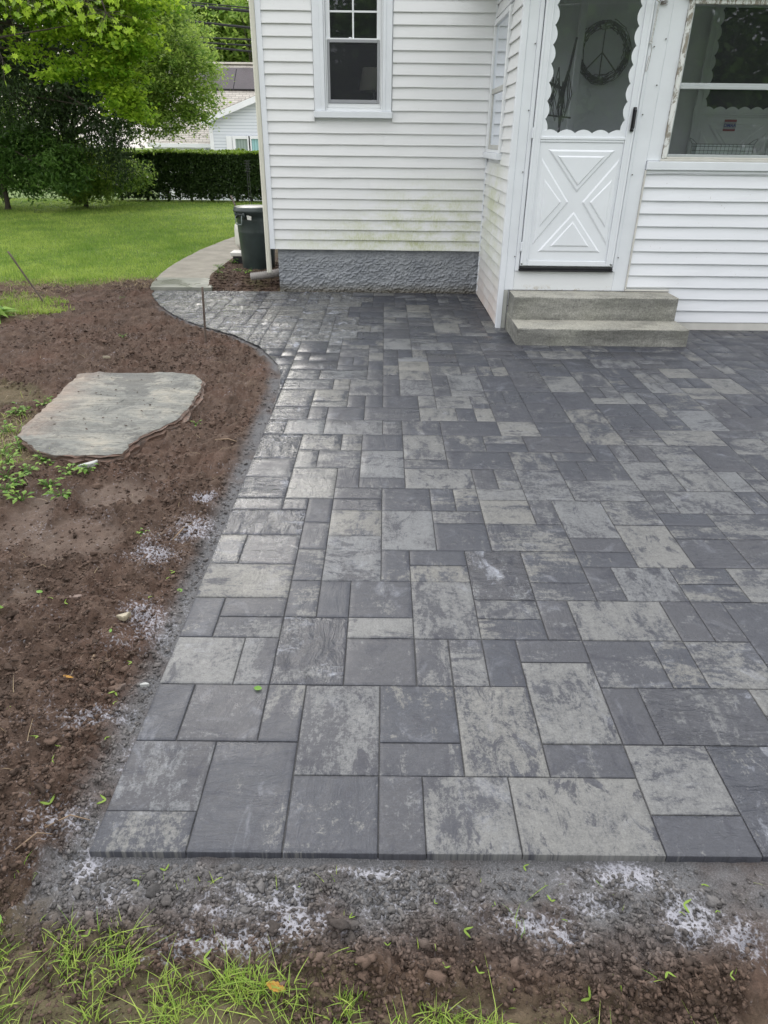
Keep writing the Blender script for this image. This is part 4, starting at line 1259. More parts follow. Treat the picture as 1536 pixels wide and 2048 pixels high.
brk = MB().tube([hp(-.07, .232, bz + .585), hp(-.07, .245, bz + .645)], .015, 8).tube([hp(.07, .232, bz + .585), hp(.07, .245, bz + .645)], .015, 8).tube([hp(-.06, .238, bz + .625), hp(.06, .238, bz + .625)], .014, 8)
la = R(262)
lbl = MB()
q = []
for s_, z_ in ((-.10, .575), (.10, .570), (.11, .61), (-.02, .618), (-.13, .622)):
    q.append((bc[0] + .2375 * math.cos(la + s_), bc[1] + .2375 * math.sin(la + s_), bz + z_))
lbl.add(q, [(0, 1, 2, 3, 4)])
thing_parts(binr, [(body, 'body', M['bin'], True), (lid, 'lid', M['bin'], True), (hnd, 'handle', simple('grey_plastic', (.16, .19, .19), .4, .1, 10), True), (brk, 'handle_bracket', M['bin'], True), (lbl, 'torn_label', simple('torn_paper', (.62, .62, .58), .7, .2, 60), False)])
# white tank behind the bin
tk = empty('gas_cylinder', (-1.86, 9.75, .13), 'small white gas cylinder half hidden behind the green bin', 'gas cylinder')
M['tank'] = simple('white_tank_paint', (.62, .61, .55), .4, .08, 6)
thing_parts(tk, [(MB().lathe([(.02, .18), (.10, .20), (.145, .25), (.150, .28), (.150, .44), (.140, .50), (.09, .545), (.03, .56)], (-1.84, 9.75), 32, True, True), 'tank_body', M['tank'], True),
                 (MB().lathe([(.105, .125), (.105, .21)], (-1.84, 9.75), 28, False), 'foot_ring', M['rust'], True),
                 (MB().lathe([(.07, .545), (.07, .62)], (-1.84, 9.75), 20, False).tube([(-1.84, 9.75, .55), (-1.84, 9.75, .60)], .02, 10), 'collar', M['tank'], True)])
wl = empty('window_well', (-1.80, 9.25, .05), 'beige block over a black opening behind the rubbish bin', 'block')
thing_parts(wl, [(MB().box(-1.93, -1.55, 9.05, 9.3, .20, .245, .006), 'beige_slab', M['beige'], False), (MB().box(-1.90, -1.60, 9.06, 9.28, .05, .1995, .004), 'black_box', M['black'], False)])
# corrugated drain pipe
p0, p1, p2 = Vector((-1.50, 8.02, .135)), Vector((-1.26, 8.03, .155)), Vector((-1.10, 8.16, .185))
pp = []; rr = []
N = 64
for k in range(N + 1):
    t_ = k / N
    pt = (1 - t_) ** 2 * p0 + 2 * t_ * (1 - t_) * p1 + t_ * t_ * p2
    pp.append(pt); rr.append(.044 if k % 3 else .034)
pipe = MB().tube(pp, rr, 18, cap=False)
o = pipe.build('drain_pipe', simple('grey_corrugated_plastic', (.27, .25, .235), .5, .15, 12), None, True)
tag(o, 'grey corrugated drain pipe lying under the foot of the downspout', 'pipe')
# rods
def rod(name, a, b, r_, mat, label, cat):
    a = Vector(a); b = Vector(b)
    n = 7
    pts = [a.lerp(b, k / n) + Vector((rnd.uniform(-.002, .002), rnd.uniform(-.002, .002), 0)) for k in range(n + 1)]
    mb = MB().tube(pts, r_, 10)
    for k in range(1, 26):
        c_ = a.lerp(b, k / 26)
        d_ = (b - a).normalized() * .002
        mb.tube([c_ - d_, c_ + d_], r_ * 1.18, 8)
    return tag(mb.build(name, mat, None, True), label, cat)


rod('steel_stake', (-1.485, 5.69, -.05), (-1.462, 5.70, .445), .0085, M['rust'], 'short upright rusty steel stake in the soil beside the curved patio edge', 'stake')
rod('steel_stake', (-3.364, 7.02, -.05), (-3.70, 7.12, .50), .0085, M['rust'], 'leaning rusty steel stake at the left edge of the lawn', 'stake')
a_ = gy(462, 392, 9.3); b_ = gy(484, 440, 9.0)
d_ = (b_ - a_)
rod('garden_rod', a_, b_ + d_ * .95, .010, M['rust'], 'thin grey rod leaning against the back of the green bin', 'rod')
# shepherd hook trellis behind the bin
tp = gy(494, 322, 9.9); base_z = .1
tre = empty('wire_trellis', (tp.x, 9.9, base_z), 'thin black wire garden trellis standing behind the green bin', 'trellis')
mb = MB()
x_ = tp.x
mb.tube([(x_ - .015, 9.9, base_z), (x_ - .01, 9.9, tp.z)], .004, 5)
mb3 = MB().tube([(x_ + .025, 9.9, base_z), (x_ + .012, 9.9, tp.z)], .004, 5)
bars = []
for k in range(5):
    bars.append(MB()); bars[-1].tube([(x_ - .035, 9.9, tp.z - .03 * k), (x_ + .04, 9.9, tp.z - .03 * k)], .0025, 4)
for k in range(6):
    bars.append(MB()); bars[-1].tube([(x_ - .02, 9.9, .3 + .05 * k), (x_ + .03, 9.9, .32 + .05 * k)], .0025, 4)
thing_parts(tre, [(mb, 'upright', M['black'], False), (mb3, 'upright', M['black'], False), *[(q_, 'crossbar', M['black'], False) for q_ in bars]])

# ------------------------------------------------------------------ flagstone
fo_ = [(159, 743), (200, 741), (260, 744), (320, 742), (388, 745), (402, 758), (398, 779), (379, 807), (355, 835), (307, 857), (279, 869), (258, 884), (244, 904), (182, 905), (109, 905), (73, 896), (52, 879), (34, 866), (44, 850), (81, 819), (121, 779), (145, 754)]
zt = .062
out = [gz(a, b, zt) for a, b in fo_]
# resample the outline
P2 = []
r_ = random.Random(3)
for k in range(len(out)):
    a, b = out[k], out[(k + 1) % len(out)]
    n = max(1, int((b - a).length / .035))
    for m in range(n):
        p = a.lerp(b, m / n)
        P2.append(Vector((p.x + r_.uniform(-.007, .007), p.y + r_.uniform(-.007, .007), 0)))
cen = sum(P2, Vector()) / len(P2)
V = []; Fc = []; rust = []
NP = len(P2); rings = 26
for k in range(rings, 0, -1):
    s_ = k / rings
    for p in P2:
        q = cen + (p - cen) * s_
        V.append([q.x, q.y, zt]); rust.append(0)
V.append([cen.x, cen.y, zt]); rust.append(0)
V = np.array(V)
ed_ = np.repeat(np.arange(rings, 0, -1) / rings, NP); ed_ = np.append(ed_, 0)
lay = fbm(V[:, 0] * 3 + V[:, 1] * 1.2, V[:, 1] * 6, 3, 12)
V[:, 2] = zt + .016 * np.round(lay * 4) / 4 + .006 * fbm(V[:, 0] * 9, V[:, 1] * 20, 3, 15) - .012 * sstep(.93, 1, ed_) * (1 + lay)
lft = np.exp(-((V[:, 0] - np.interp(V[:, 1], [3.3, 3.6, 4.9], [-1.95, -2.05, -2.15])) / .16) ** 2) * (V[:, 1] > 3.5)
rust = list(np.clip(lft, 0, 1) * .4)
for k in range(rings - 1):
    for m in range(NP):
        a = k * NP + m; b = k * NP + (m + 1) % NP
        Fc.append((a, b, b + NP, a + NP))
for m in range(NP):
    Fc.append(((rings - 1) * NP + m, (rings - 1) * NP + (m + 1) % NP, rings * NP))
V = V.tolist()
base = len(V)
edge = [0.0] * base
lv = [(-.002, zt - .014), (.006, zt - .020), (.002, zt - .030), (.016, zt - .038), (.014, zt - .055), (.022, zt - .08), (.02, zt - .14)]
for li, (off, z_) in enumerate(lv):
    for m, p in enumerate(P2):
        d_ = (p - cen).normalized()
        right = (1.0 + 1.6 * math.sin(p.x * 17 + p.y * 9) ** 2) if p.x > cen.x + .0 and p.y < 4.75 else .35
        o_ = off * right + r_.uniform(-.006, .006)
        V.append([p.x + d_.x * o_, p.y + d_.y * o_, z_ + r_.uniform(-.004, .004)]); rust.append(0); edge.append(1.0)
prev = 0
for li in range(len(lv)):
    cur = base + li * NP
    for m in range(NP):
        Fc.append((prev + m, cur + m, cur + (m + 1) % NP, prev + (m + 1) % NP))
    prev = cur
fs = mesh_np('flagstone', V, Fc, M['flag'], attrs=dict(rust=('FLOAT', rust), edge=('FLOAT', edge)))
tag(fs, 'large flat grey flagstone with a ragged reddish edge lying on the bare soil', 'stone slab')


def chip(px, py, s, mat, label, asp=.5, rz=0., hgt=.012, cat='stone chip', group='stone chips lying on the soil', z=.03):
    p = gz(px, py, z)
    r_ = random.Random(px)
    n = 7
    ang = sorted(r_.uniform(0, 6.28) for _ in range(n))
    top = []
    for a in ang:
        x_ = s * math.cos(a) * r_.uniform(.75, 1); y_ = s * asp * math.sin(a) * r_.uniform(.75, 1)
        top.append((x_ * math.cos(rz) - y_ * math.sin(rz), x_ * math.sin(rz) + y_ * math.cos(rz)))
    tl = r_.uniform(-.12, .12)
    V = [(a * .93, b * .93, hgt + a * tl) for a, b in top] + [(a, b, hgt * .6 + a * tl) for a, b in top] + [(a * .95, b * .95, -hgt * .6) for a, b in top]
    Fc = [tuple(range(n))] + [(i, i + n, (i + 1) % n + n, (i + 1) % n) for i in range(n)] + [(i + n, i + 2 * n, (i + 1) % n + 2 * n, (i + 1) % n + n) for i in range(n)]
    o = MB().add(V, Fc).build('stone_chip', mat)
    o.location = p
    return tag(o, label, cat, group)


chip(248, 1232, .046, M['chip_tan'], 'long tan slate chip on the soil left of the patio edge', .42, 1.1)
chip(152, 1197, .030, M['chip_dark'], 'flat brown stone chip half buried in the soil', .4, .3)
chip(290, 1371, .016, M['chip_pale'], 'tiny pale blue stone chip near the patio edge', .6, 0, .006)
chip(177, 929, .055, M['chip_pale'], 'pale grey stone chip beside the front corner of the flagstone', .5, .7)
chip(213, 715, .035, M['chip_tan'], 'small tan stone chip in the soil beyond the flagstone', .35, .0, .01)

# ------------------------------------------------------------------ clods
def ico():
    t = (1 + 5 ** .5) / 2
    V = np.array([(-1, t, 0), (1, t, 0), (-1, -t, 0), (1, -t, 0), (0, -1, t), (0, 1, t), (0, -1, -t), (0, 1, -t), (t, 0, -1), (t, 0, 1), (-t, 0, -1), (-t, 0, 1)], float)
    V /= np.linalg.norm(V[0])
    Fc = np.array([(0, 11, 5), (0, 5, 1), (0, 1, 7), (0, 7, 10), (0, 10, 11), (1, 5, 9), (5, 11, 4), (11, 10, 2), (10, 7, 6), (7, 1, 8), (3, 9, 4), (3, 4, 2), (3, 2, 6), (3, 6, 8), (3, 8, 9), (4, 9, 5), (2, 4, 11), (6, 2, 10), (8, 6, 7), (9, 8, 1)])
    return V, Fc


def subdiv(V, Fc):
    V = list(map(tuple, V)); mid = {}; out = []
    def m(a, b):
        k = (min(a, b), max(a, b))
        if k not in mid:
            p = (np.array(V[a]) + np.array(V[b])) / 2; p /= np.linalg.norm(p)
            mid[k] = len(V); V.append(tuple(p))
        return mid[k]
    for a, b, c_ in Fc:
        x_, y_, z_ = m(a, b), m(b, c_), m(c_, a)
        out += [(a, x_, z_), (b, y_, x_), (c_, z_, y_), (x_, y_, z_)]
    return np.array(V), np.array(out)


def scatter_lumps(name, n, smin, smax, sub, seed, pow_=2.2):
    g_ = np.random.default_rng(seed)
    n3 = n * 4
    yv = np.exp(g_.uniform(np.log(.66), np.log(8.4), n3))
    wdt = np.clip(yv * .66 + .25, 0, 4.4)
    xv = g_.uniform(-1, 1, n3) * wdt
    le_ = left_edge(yv)
    ok = ((xv < le_ - .012) | (yv < PY0 - .02)) & (xv > -4.3)
    tf = samp(turfA, xv, yv); gr = samp(grit, xv, yv); md = samp(mud, xv, yv); fo2 = samp(foam, xv, yv)
    keep = g_.random(n3) > (tf * .5 * (yv < 1.1) + tf * .9 * (yv > 1.1) + gr * .2 + md * .6 + np.clip(fo2, 0, 1) * .35)
    cl_ = fbm(xv * 3.1, yv * 3.1, 3, 90)
    keep &= g_.random(n3) < .45 + .9 * cl_
    # keep off the flagstone
    keep &= ~((xv > -2.1) & (xv < -1.25) & (yv > 3.35) & (yv < 4.85))
    ok &= keep
    xv, yv = xv[ok][:n], yv[ok][:n]
    n = len(xv)
    zv = samp(Z, xv, yv)
    s_ = smin + (smax - smin) * g_.random(n) ** pow_
    s_ *= np.clip(.75 + yv * .12, .8, 1.5)
    V0, F0 = ico()
    for _ in range(sub): V0, F0 = subdiv(V0, F0)
    nv = len(V0)
    dir_ = V0[None] * (1 + .36 * g_.standard_normal((n, nv))[..., None] * (1 if sub == 0 else .8))
    sc_ = np.stack([s_ * g_.uniform(.7, 1.7, n), s_ * g_.uniform(.6, 1.1, n), s_ * g_.uniform(.4, .9, n)], -1)
    P = dir_ * sc_[:, None, :]
    an = g_.uniform(0, 6.28, n); ca, sa = np.cos(an)[:, None], np.sin(an)[:, None]
    P = np.stack([P[..., 0] * ca - P[..., 1] * sa, P[..., 0] * sa + P[..., 1] * ca, P[..., 2]], -1)
    P += np.stack([xv, yv, zv + s_ * .25], -1)[:, None, :]
    Fa = (F0[None] + (np.arange(n) * nv)[:, None, None]).reshape(-1, 3)
    tint = np.repeat(g_.random(n) ** 1.3, nv)
    return P.reshape(-1, 3), Fa, tint


parts = [scatter_lumps('a', 90000, .0013, .0070, 0, 1, 2.4), scatter_lumps('b', 650, .006, .018, 1, 2, 3.4)]
_V, _F = ico()
_g = np.random.default_rng(6)
_n = 60
_xx = _g.uniform(-1.95, -1.35, _n); _y = _g.uniform(3.5, 4.7, _n); _s = .0018 + .0045 * _g.random(_n) ** 3
_P = (_V[None] * (1 + .3 * _g.standard_normal((_n, 12))[..., None])) * (_s[:, None, None] * np.array([1.4, 1, .6])) + np.stack([_xx, _y, np.full(_n, zt + .004)], -1)[:, None, :]
parts.append((_P.reshape(-1, 3), (_F[None] + (np.arange(_n) * 12)[:, None, None]).reshape(-1, 3), np.full(_n * 12, .2)))
Vc = []; Fcs = []; tc = []; nn = 0
for V_, F_, t_ in parts:
    Vc.append(V_); Fcs.append(F_ + nn); tc.append(t_); nn += len(V_)
_g = np.random.default_rng(61)
_n = 2600
_xx = _g.uniform(-2.0, -1.2, _n); _y = _g.uniform(7.95, 9.2, _n); _s = .003 + .013 * _g.random(_n) ** 3
_P = (_V[None] * (1 + .3 * _g.standard_normal((_n, 12))[..., None])) * (_s[:, None, None] * np.array([1.3, 1, .7])) + np.stack([_xx, _y, samp(Z, _xx, _y)], -1)[:, None, :]
Vc.append(_P.reshape(-1, 3)); Fcs.append((_F[None] + (np.arange(_n) * 12)[:, None, None]).reshape(-1, 3) + nn); tc.append(np.repeat(_g.random(_n) * .8, 12))
VV = np.concatenate(Vc)
o = mesh_np('soil_clods', VV, np.concatenate(Fcs), M['clod'], smooth=False, attrs=dict(tint=('FLOAT', np.concatenate(tc)), grey=('FLOAT', np.clip(samp(grit, VV[:, 0], VV[:, 1]) * 1.1, 0, .9))))
tag(o, 'loose crumbs and clods of reddish brown soil around the patio', 'soil', kind='stuff')


# ------------------------------------------------------------------ leaves and blades
def blades(name, xv, yv, zv, hgt, wid, mat, seg=2, lean=.5, seed=0, tintf=None):
    g_ = np.random.default_rng(seed)
    n = len(xv)
    h_ = hgt * g_.uniform(.55, 1.25, n); w_ = wid * g_.uniform(.7, 1.3, n)
    a = g_.uniform(0, 6.283, n); l = lean * np.abs(g_.standard_normal(n))
    dx, dy = np.cos(a), np.sin(a)
    b = a + g_.uniform(.6, 2.4, n); px, py = np.cos(b), np.sin(b)
    V = []
    for k in range(seg + 1):
        t_ = k / seg
        cx = xv + dx * l * h_ * t_ ** 1.8; cy = yv + dy * l * h_ * t_ ** 1.8
        cz = zv + h_ * (t_ - .28 * np.minimum(l, 1.5) * t_ ** 2.4)
        ww = w_ * (1 - t_) ** .6 if k < seg else w_ * .05
        V.append(np.stack([cx - px * ww, cy - py * ww, cz], -1)); V.append(np.stack([cx + px * ww, cy + py * ww, cz], -1))
    m = 2 * (seg + 1)
    V = np.stack(V, 1).reshape(-1, 3)
    base = (np.arange(n) * m)[:, None, None]
    Fq_ = np.array([[2 * k, 2 * k + 1, 2 * k + 3, 2 * k + 2] for k in range(seg)])[None] + base
    ti = g_.random(n) if tintf is None else np.clip(tintf + .25 * g_.standard_normal(n), 0, 1)
    return V, Fq_.reshape(-1, 4), np.repeat(ti, m)


def join(lst):
    V = []; F_ = []; T = []; n = 0
    for a, b, c_ in lst:
        V.append(a); F_.append(b + n); T.append(c_); n += len(a)
    return np.concatenate(V), np.concatenate(F_), np.concatenate(T)


# near grass at the bottom of the photo
def clustered(n, ncl, xr, yr, spread, seed):
    g_ = np.random.default_rng(seed)
    cx = g_.uniform(*xr, ncl); cy = g_.uniform(*yr, ncl)
    k = g_.integers(0, ncl, n)
    return cx[k] + g_.standard_normal(n) * spread, cy[k] + g_.standard_normal(n) * spread


L = []
x_, y_ = clustered(17000, 330, (-1.3, 1.3), (.45, .88), .020, 3)
lim = np.interp(x_, [-1.2, -.55, -.42, -.30, -.1, .05, .3, 1.3], [.87, .865, .84, .775, .75, .72, .68, .60])
k_ = (y_ < lim) & (fbm(x_ * 6, y_ * 6, 2, 66) > -.25)
L.append(blades('g', x_[k_], y_[k_], samp(Z, x_[k_], y_[k_]) - .004, .036, .0014, None, 4, 1.1, 5))
x_, y_ = clustered(900, 200, (-3.3, 1.3), (.5, 1.02), .012, 4)
k_ = (y_ < 1.0) & ((x_ < XL - .05) | (y_ < 1.0)) & (np.random.default_rng(1).random(len(x_)) < .35)
L.append(blades('g', x_[k_], y_[k_], samp(Z, x_[k_], y_[k_]) - .003, .03, .0012, None, 3, .9, 6))
_g2 = np.random.default_rng(15)
x_ = _g2.normal(-2.4, .36, 1500); y_ = _g2.normal(3.35, .32, 1500)
k_ = (samp(wp, x_, y_) > .3) & ~((x_ > -1.98) & (y_ > 3.40)) & (x_ < -1.35)
L.append(blades('g', x_[k_], y_[k_], samp(Z, x_[k_], y_[k_]), .05, .0018, None, 3, 1.2, 16))
V_, F_, T_ = join(L)
o = mesh_np('grass', V_, F_, M['grass'], smooth=True, attrs=dict(tint=('FLOAT', T_)))
tag(o, 'tufts of fresh green grass at the near edge of the soil and beside the flagstone', 'grass', kind='stuff')
# dry stalks near and by the flagstone
g_ = np.random.default_rng(8)
L = []
x_ = g_.normal(-2.35, .42, 3200); y_ = g_.normal(3.45, .36, 3200)
k_ = (samp(wp, x_, y_) > .25) & ~((x_ > -1.98) & (y_ > 3.42) & (y_ < 4.8)) & (x_ < -1.3)
L.append(blades('d', x_[k_], y_[k_], samp(Z, x_[k_], y_[k_]), .035, .0016, None, 3, 2.6, 7))
x_ = g_.uniform(-4.3, -2.5, 6000); y_ = g_.uniform(6.3, 8.7, 6000)
k_ = (samp(straw, x_, y_) > .28)
L.append(blades('d', x_[k_], y_[k_], samp(Z, x_[k_], y_[k_]), .035, .003, None, 2, 2.2, 8))
x_ = g_.uniform(-3.2, -.8, 500); y_ = g_.uniform(1.0, 5.5, 500)
k_ = (x_ < left_edge(y_) - .05) & ~((x_ > -2.1) & (x_ < -1.2) & (y_ > 3.35) & (y_ < 4.85))
L.append(blades('d', x_[k_], y_[k_], samp(Z, x_[k_], y_[k_]) + .006, .020, .0011, None, 3, 3.0, 9))
x_ = g_.uniform(-2.0, -1.25, 300); y_ = g_.uniform(7.95, 8.6, 300)
L.append(blades('d', x_, y_, samp(Z, x_, y_), .02, .002, None, 2, 2.6, 10))
V_, F_, T_ = join(L)
o = mesh_np('dry_grass', V_, F_, M['dry'], attrs=dict(tint=('FLOAT', T_)))
tag(o, 'dry straw coloured stalks and roots lying on the soil', 'dry grass', kind='stuff')
# lawn
g_ = np.random.default_rng(21)
n = 230000
y_ = 6.6 + 14.0 * g_.random(n) ** 1.25
x_ = -1.9 - g_.random(n) * (y_ * .58)
k_ = (samp(turfA, x_, y_) * (y_ < 20.4) * (1 - .6 * samp(straw, x_, y_)) > g_.random(n) * .9) & ((x_ < np.interp(y_, [7.7, 8.15, 8.88, 9.6, 10.9, 11.8, 12.8, 15], [-2.58, -2.69, -2.79, -2.82, -2.79, -2.69, -2.57, -2.52])) | (y_ > 14.6))
x_, y_ = x_[k_], y_[k_]
tn_ = .42 + .55 * fbm(x_ * 1.3, y_ * .9, 4, 61) + .25 * fbm(x_ * 9, y_ * 7, 3, 65) + .3 * (fbm(x_ * 5, y_ * 4, 2, 62) > .35)
V_, F_, T_ = blades('l', x_, y_, samp(Z, x_, y_) - .005, .050 * (1 + .5 * fbm(x_ * 3, y_ * 3, 3, 63)), .0042, None, 1, .8, 22, tn_)
o = mesh_np('lawn', V_, F_, M['grass'], attrs=dict(tint=('FLOAT', T_)))
tag(o, 'mown green lawn between the soil and the hedge', 'lawn', kind='stuff')


def leaves(pts, size, seed=0, up=.35, asp=.55, tint=None, droop=0., pert=None):
    "one folded diamond leaf per point; returns verts, quads, tint"
    g_ = np.random.default_rng(seed)
    n = len(pts)
    s_ = size * g_.uniform(.6, 1.3, n)[:, None]
    nrm = g_.standard_normal((n, 3)); nrm[:, 2] = np.abs(nrm[:, 2]) + up
    nrm /= np.linalg.norm(nrm, axis=1)[:, None]
    d = g_.standard_normal((n, 3)); d[:, 2] -= droop
    d -= nrm * (d * nrm).sum(1)[:, None]; d /= np.linalg.norm(d, axis=1)[:, None] + 1e-9
    c_ = np.cross(nrm, d)
    P = np.stack([pts - d * s_, pts + c_ * s_ * asp + nrm * s_ * .12, pts + d * s_, pts - c_ * s_ * asp + nrm * s_ * .12], 1).reshape(-1, 3)
    Fq_ = (np.arange(n) * 4)[:, None] + np.arange(4)[None]
    ti = g_.random(n) if tint is None else np.clip(tint + .22 * g_.standard_normal(n), 0, 1)
    return P, Fq_, np.repeat(ti, 4)


def crown_points(blobs, ncl, per, clr, seed, shell=.55, flat=.6, gapn=0):
    "clumped points in ellipsoids: blobs (x,y,z,rx,ry,rz)"
    g_ = np.random.default_rng(seed)
    vol = np.array([b[3] * b[4] * b[5] for b in blobs]) ** .75
    k = g_.choice(len(blobs), ncl, p=vol / vol.sum())
    B = np.array(blobs)[k]
    d = g_.standard_normal((ncl, 3)); d /= np.linalg.norm(d, axis=1)[:, None]
    r = (shell + (1 - shell) * g_.random(ncl) ** .5)[:, None] * (1 + .12 * g_.standard_normal(ncl))[:, None]
    C_ = B[:, :3] + d * r * B[:, 3:]
    cr = clr * g_.uniform(.5, 1.35, ncl)
    pp_ = g_.standard_normal((ncl, per, 3)) * .5
    pp_[..., 2] *= flat
    P = C_[:, None] + pp_ * cr[:, None, None]
    tone = np.repeat(np.clip(.5 + .28 * g_.standard_normal(ncl), 0, 1), per)
    return P.reshape(-1, 3), tone, C_


def tree(name, label, cat, base, trunk_h, trunk_r, blobs, ncl, per, clr, leaf, mat, seed, shell=.5, limbs=26, asp=.55, up=.35, droop=0., flat=.6, group=None, lean=(0, 0), bark=None):
    root = empty(name, base, label, cat, group)
    P, tone, C_ = crown_points(blobs, ncl, per, clr, seed, shell, flat)
    keep = P[:, 2] > base[2] + .05
    P, tone = P[keep], tone[keep]
    V_, F_, T_ = leaves(P, leaf, seed, up, asp, tone, droop)
    inv = Matrix.Translation(-Vector(base))
    r_ = random.Random(seed)
    tb_ = MB()
    top = Vector((base[0] + lean[0], base[1] + lean[1], base[2] + trunk_h))
    b_ = Vector(base) - Vector((0, 0, .1))
    tp_ = [b_.lerp(top, k / 8) + Vector((r_.uniform(-.04, .04), r_.uniform(-.04, .04), 0)) * (k > 0) for k in range(9)]
    tb_.tube(tp_, [trunk_r * (1.35 if k == 0 else 1 - .6 * k / 8) for k in range(9)], 10)
    idx_ = list(range(len(C_))); r_.shuffle(idx_)
    for q in idx_[:limbs]:
        c_ = Vector(C_[q]); k = r_.uniform(.3, 1)
        a = b_.lerp(top, k)
        m = a.lerp(c_, .5) + Vector((r_.uniform(-.2, .2), r_.uniform(-.2, .2), r_.uniform(.0, .25)))
        rr_ = trunk_r * r_.uniform(.16, .34)
        tb_.tube([a, a.lerp(m, .6), m, m.lerp(c_, .6), c_], [rr_, rr_ * .8, rr_ * .6, rr_ * .4, rr_ * .15], 5, cap=False)
    to_ = tb_.build('trunk', bark or M['bark'], root, True); to_.matrix_parent_inverse = inv
    co = mesh_np('crown', V_, F_, mat, root, attrs=dict(tint=('FLOAT', T_))); co.matrix_parent_inverse = inv
    return root


def B(px, py, Y, rx, ry, rz):
    p = gy(px, py, Y); return (p.x, p.y, p.z, rx, ry, rz)


# dark evergreen at the left with drooping twigs
b0 = gz(28, 402)
tree('evergreen_tree', 'large dark evergreen tree with drooping twigs at the far left of the lawn', 'tree', (-9.6, 18.0, 0), 7, .22,
     [B(20, 60, 17.5, 1.8, 1.2, 1.0), B(120, 130, 17.5, 1.3, 1.0, .9), B(40, 190, 17.5, 1.5, 1.2, 1.0), B(180, 215, 17.3, .9, .9, .9), B(-150, 150, 18, 2.2, 1.6, 2), B(20, -130, 18, 2.6, 1.8, 1.8), B(170, -60, 18, 1.6, 1.2, 1.2), B(110, 250, 17.4, .8, .8, .7), B(215, 265, 17.2, .6, .6, .9), B(250, 300, 17.2, .35, .4, .7)],
     1500, 46, .38, .055, M['leaf_dark'], 31, .25, 60, .28, .1, 1.6, 1.0)
# small trees / shrubs below
tree('shrub', 'tall dark green shrub with feathery leaves under the evergreen tree', 'shrub', (-8.7, 17.2, 0), 1.6, .06,
     [B(70, 320, 17.2, .9, .8, .75), B(120, 345, 16.8, .6, .6, .5), B(30, 300, 17.4, 1.0, .8, .8), B(-60, 320, 17.4, 1.0, .8, 1.0)], 480, 44, .30, .055, M['leaf_shrub'], 33, .3, 30, .35, .3, .9)
tree('shrub', 'lighter green leafy shrub left of the clipped hedge', 'shrub', (-7.3, 18.2, 0), 1.5, .05,
     [B(180, 340, 18.2, .55, .5, .6), B(215, 365, 18.3, .6, .5, .35), B(150, 375, 18, .5, .5, .3), B(255, 350, 18.8, .45, .4, .35)], 230, 40, .28, .05, M['leaf_fine'], 34, .3, 22, .45)
# bright maple foliage hanging in front
tree('maple_tree', 'bright green maple with foliage hanging in front of the dark evergreen', 'tree', (-12.0, 14.6, 0), 6.0, .2,
     [B(120, 22, 14, .7, .7, .22), B(195, 50, 14, .8, .7, .35), B(255, 15, 14.2, .7, .6, .4), B(245, 90, 14, .55, .6, .32), B(205, 125, 14, .5, .6, .22), B(230, 165, 14, .5, .6, .26), B(240, 200, 14.1, .35, .5, .2), B(85, 118, 13.8, .38, .5, .12), B(125, 150, 13.8, .32, .5, .12), B(55, 100, 13.8, .2, .4, .12), B(268, 225, 14.2, .3, .4, .12), B(60, -80, 14, 2.4, 1.2, .55), B(150, -80, 14, 1.5, 1.2, .7), B(-150, -20, 14, 1.8, 1.2, .8), B(100, 75, 14, .4, .4, .18)],
     760, 60, .24, .046, M['leaf_maple'], 35, .1, 40, .6, .7, .9, .42)
# feathery tree at the right
tree('locust_tree', 'feathery mid green tree reaching over the hedge towards the neighbouring roof', 'tree', (-7.9, 19.3, 0), 4.6, .12,
     [B(330, 60, 18, 1.0, .8, .8), B(290, 140, 18, 1.0, .8, .9), B(370, 130, 18, .75, .7, .5), B(340, 200, 18, .9, .7, .45), B(400, 185, 17.8, .35, .4, .18), B(385, 225, 18, .45, .5, .25), B(300, 235, 18.2, .7, .7, .35), B(345, 262, 18, .35, .4, .14), B(260, 200, 18.4, .8, .7, .8), B(380, 250, 18, .3, .3, .12), B(420, 205, 17.8, .16, .2, .10), B(280, -30, 18.2, .9, .9, .6)],
     760, 50, .30, .045, M['leaf_fine'], 36, .2, 70, .42, .5, .4, .7)
# near overhanging maple branch, big leaves
def maple_leaf_pts():
    a = [(0, -.5), (.12, -.2), (.5, -.35), (.42, -.05), (.75, .15), (.42, .22), (.45, .55), (.18, .42), (0, .9)]
    return a + [(-x, y) for x, y in a[-2:0:-1]]
ML = maple_leaf_pts()
root = empty('maple_branch', gy(110, -40, 6.2), 'near maple branch with broad leaves hanging into the top left corner', 'branch')
mb = MB(); g_ = random.Random(9)
tw = MB()
for (cx, cy, n_) in [(60, 5, 26), (15, 0, 16), (175, 20, 26), (215, 45, 14), (150, 0, 18), (8, 135, 7), (110, -20, 20), (240, -10, 12)]:
    c0 = gy(cx, cy, 6.2 + g_.uniform(-.3, .3))
    st0 = Vector((c0.x - .1, c0.y, c0.z + .5))
    for _ in range(n_):
        c_ = c0 + Vector((g_.gauss(0, .10), g_.gauss(0, .12), g_.gauss(0, .06)))
        s_ = g_.uniform(.035, .06)
        M4 = Matrix.Translation(c_) @ Matrix.Rotation(g_.uniform(0, 6.28), 4, 'Z') @ Matrix.Rotation(R(g_.uniform(20, 95)), 4, 'X')
        P = [M4 @ Vector((x_ * s_, -y_ * s_, .18 * abs(x_) * s_)) for x_, y_ in ML]
        cc = M4 @ Vector((0, 0, 0))
        nL = len(P)
        mb.add([cc] + P, [(0, 1 + k, 1 + (k + 1) % nL) for k in range(nL)])
        tw.tube([c_, c_.lerp(c0, .6) + Vector((0, 0, .04)), c0 + Vector((0, 0, .06))], .0016, 4, cap=False)
    tw.tube([c0 + Vector((0, 0, .06)), c0.lerp(st0, .5), st0, gy(110, -260, 6.2)], [.004, .006, .009, .014], 6, cap=False)
inv = Matrix.Translation(-root.location)
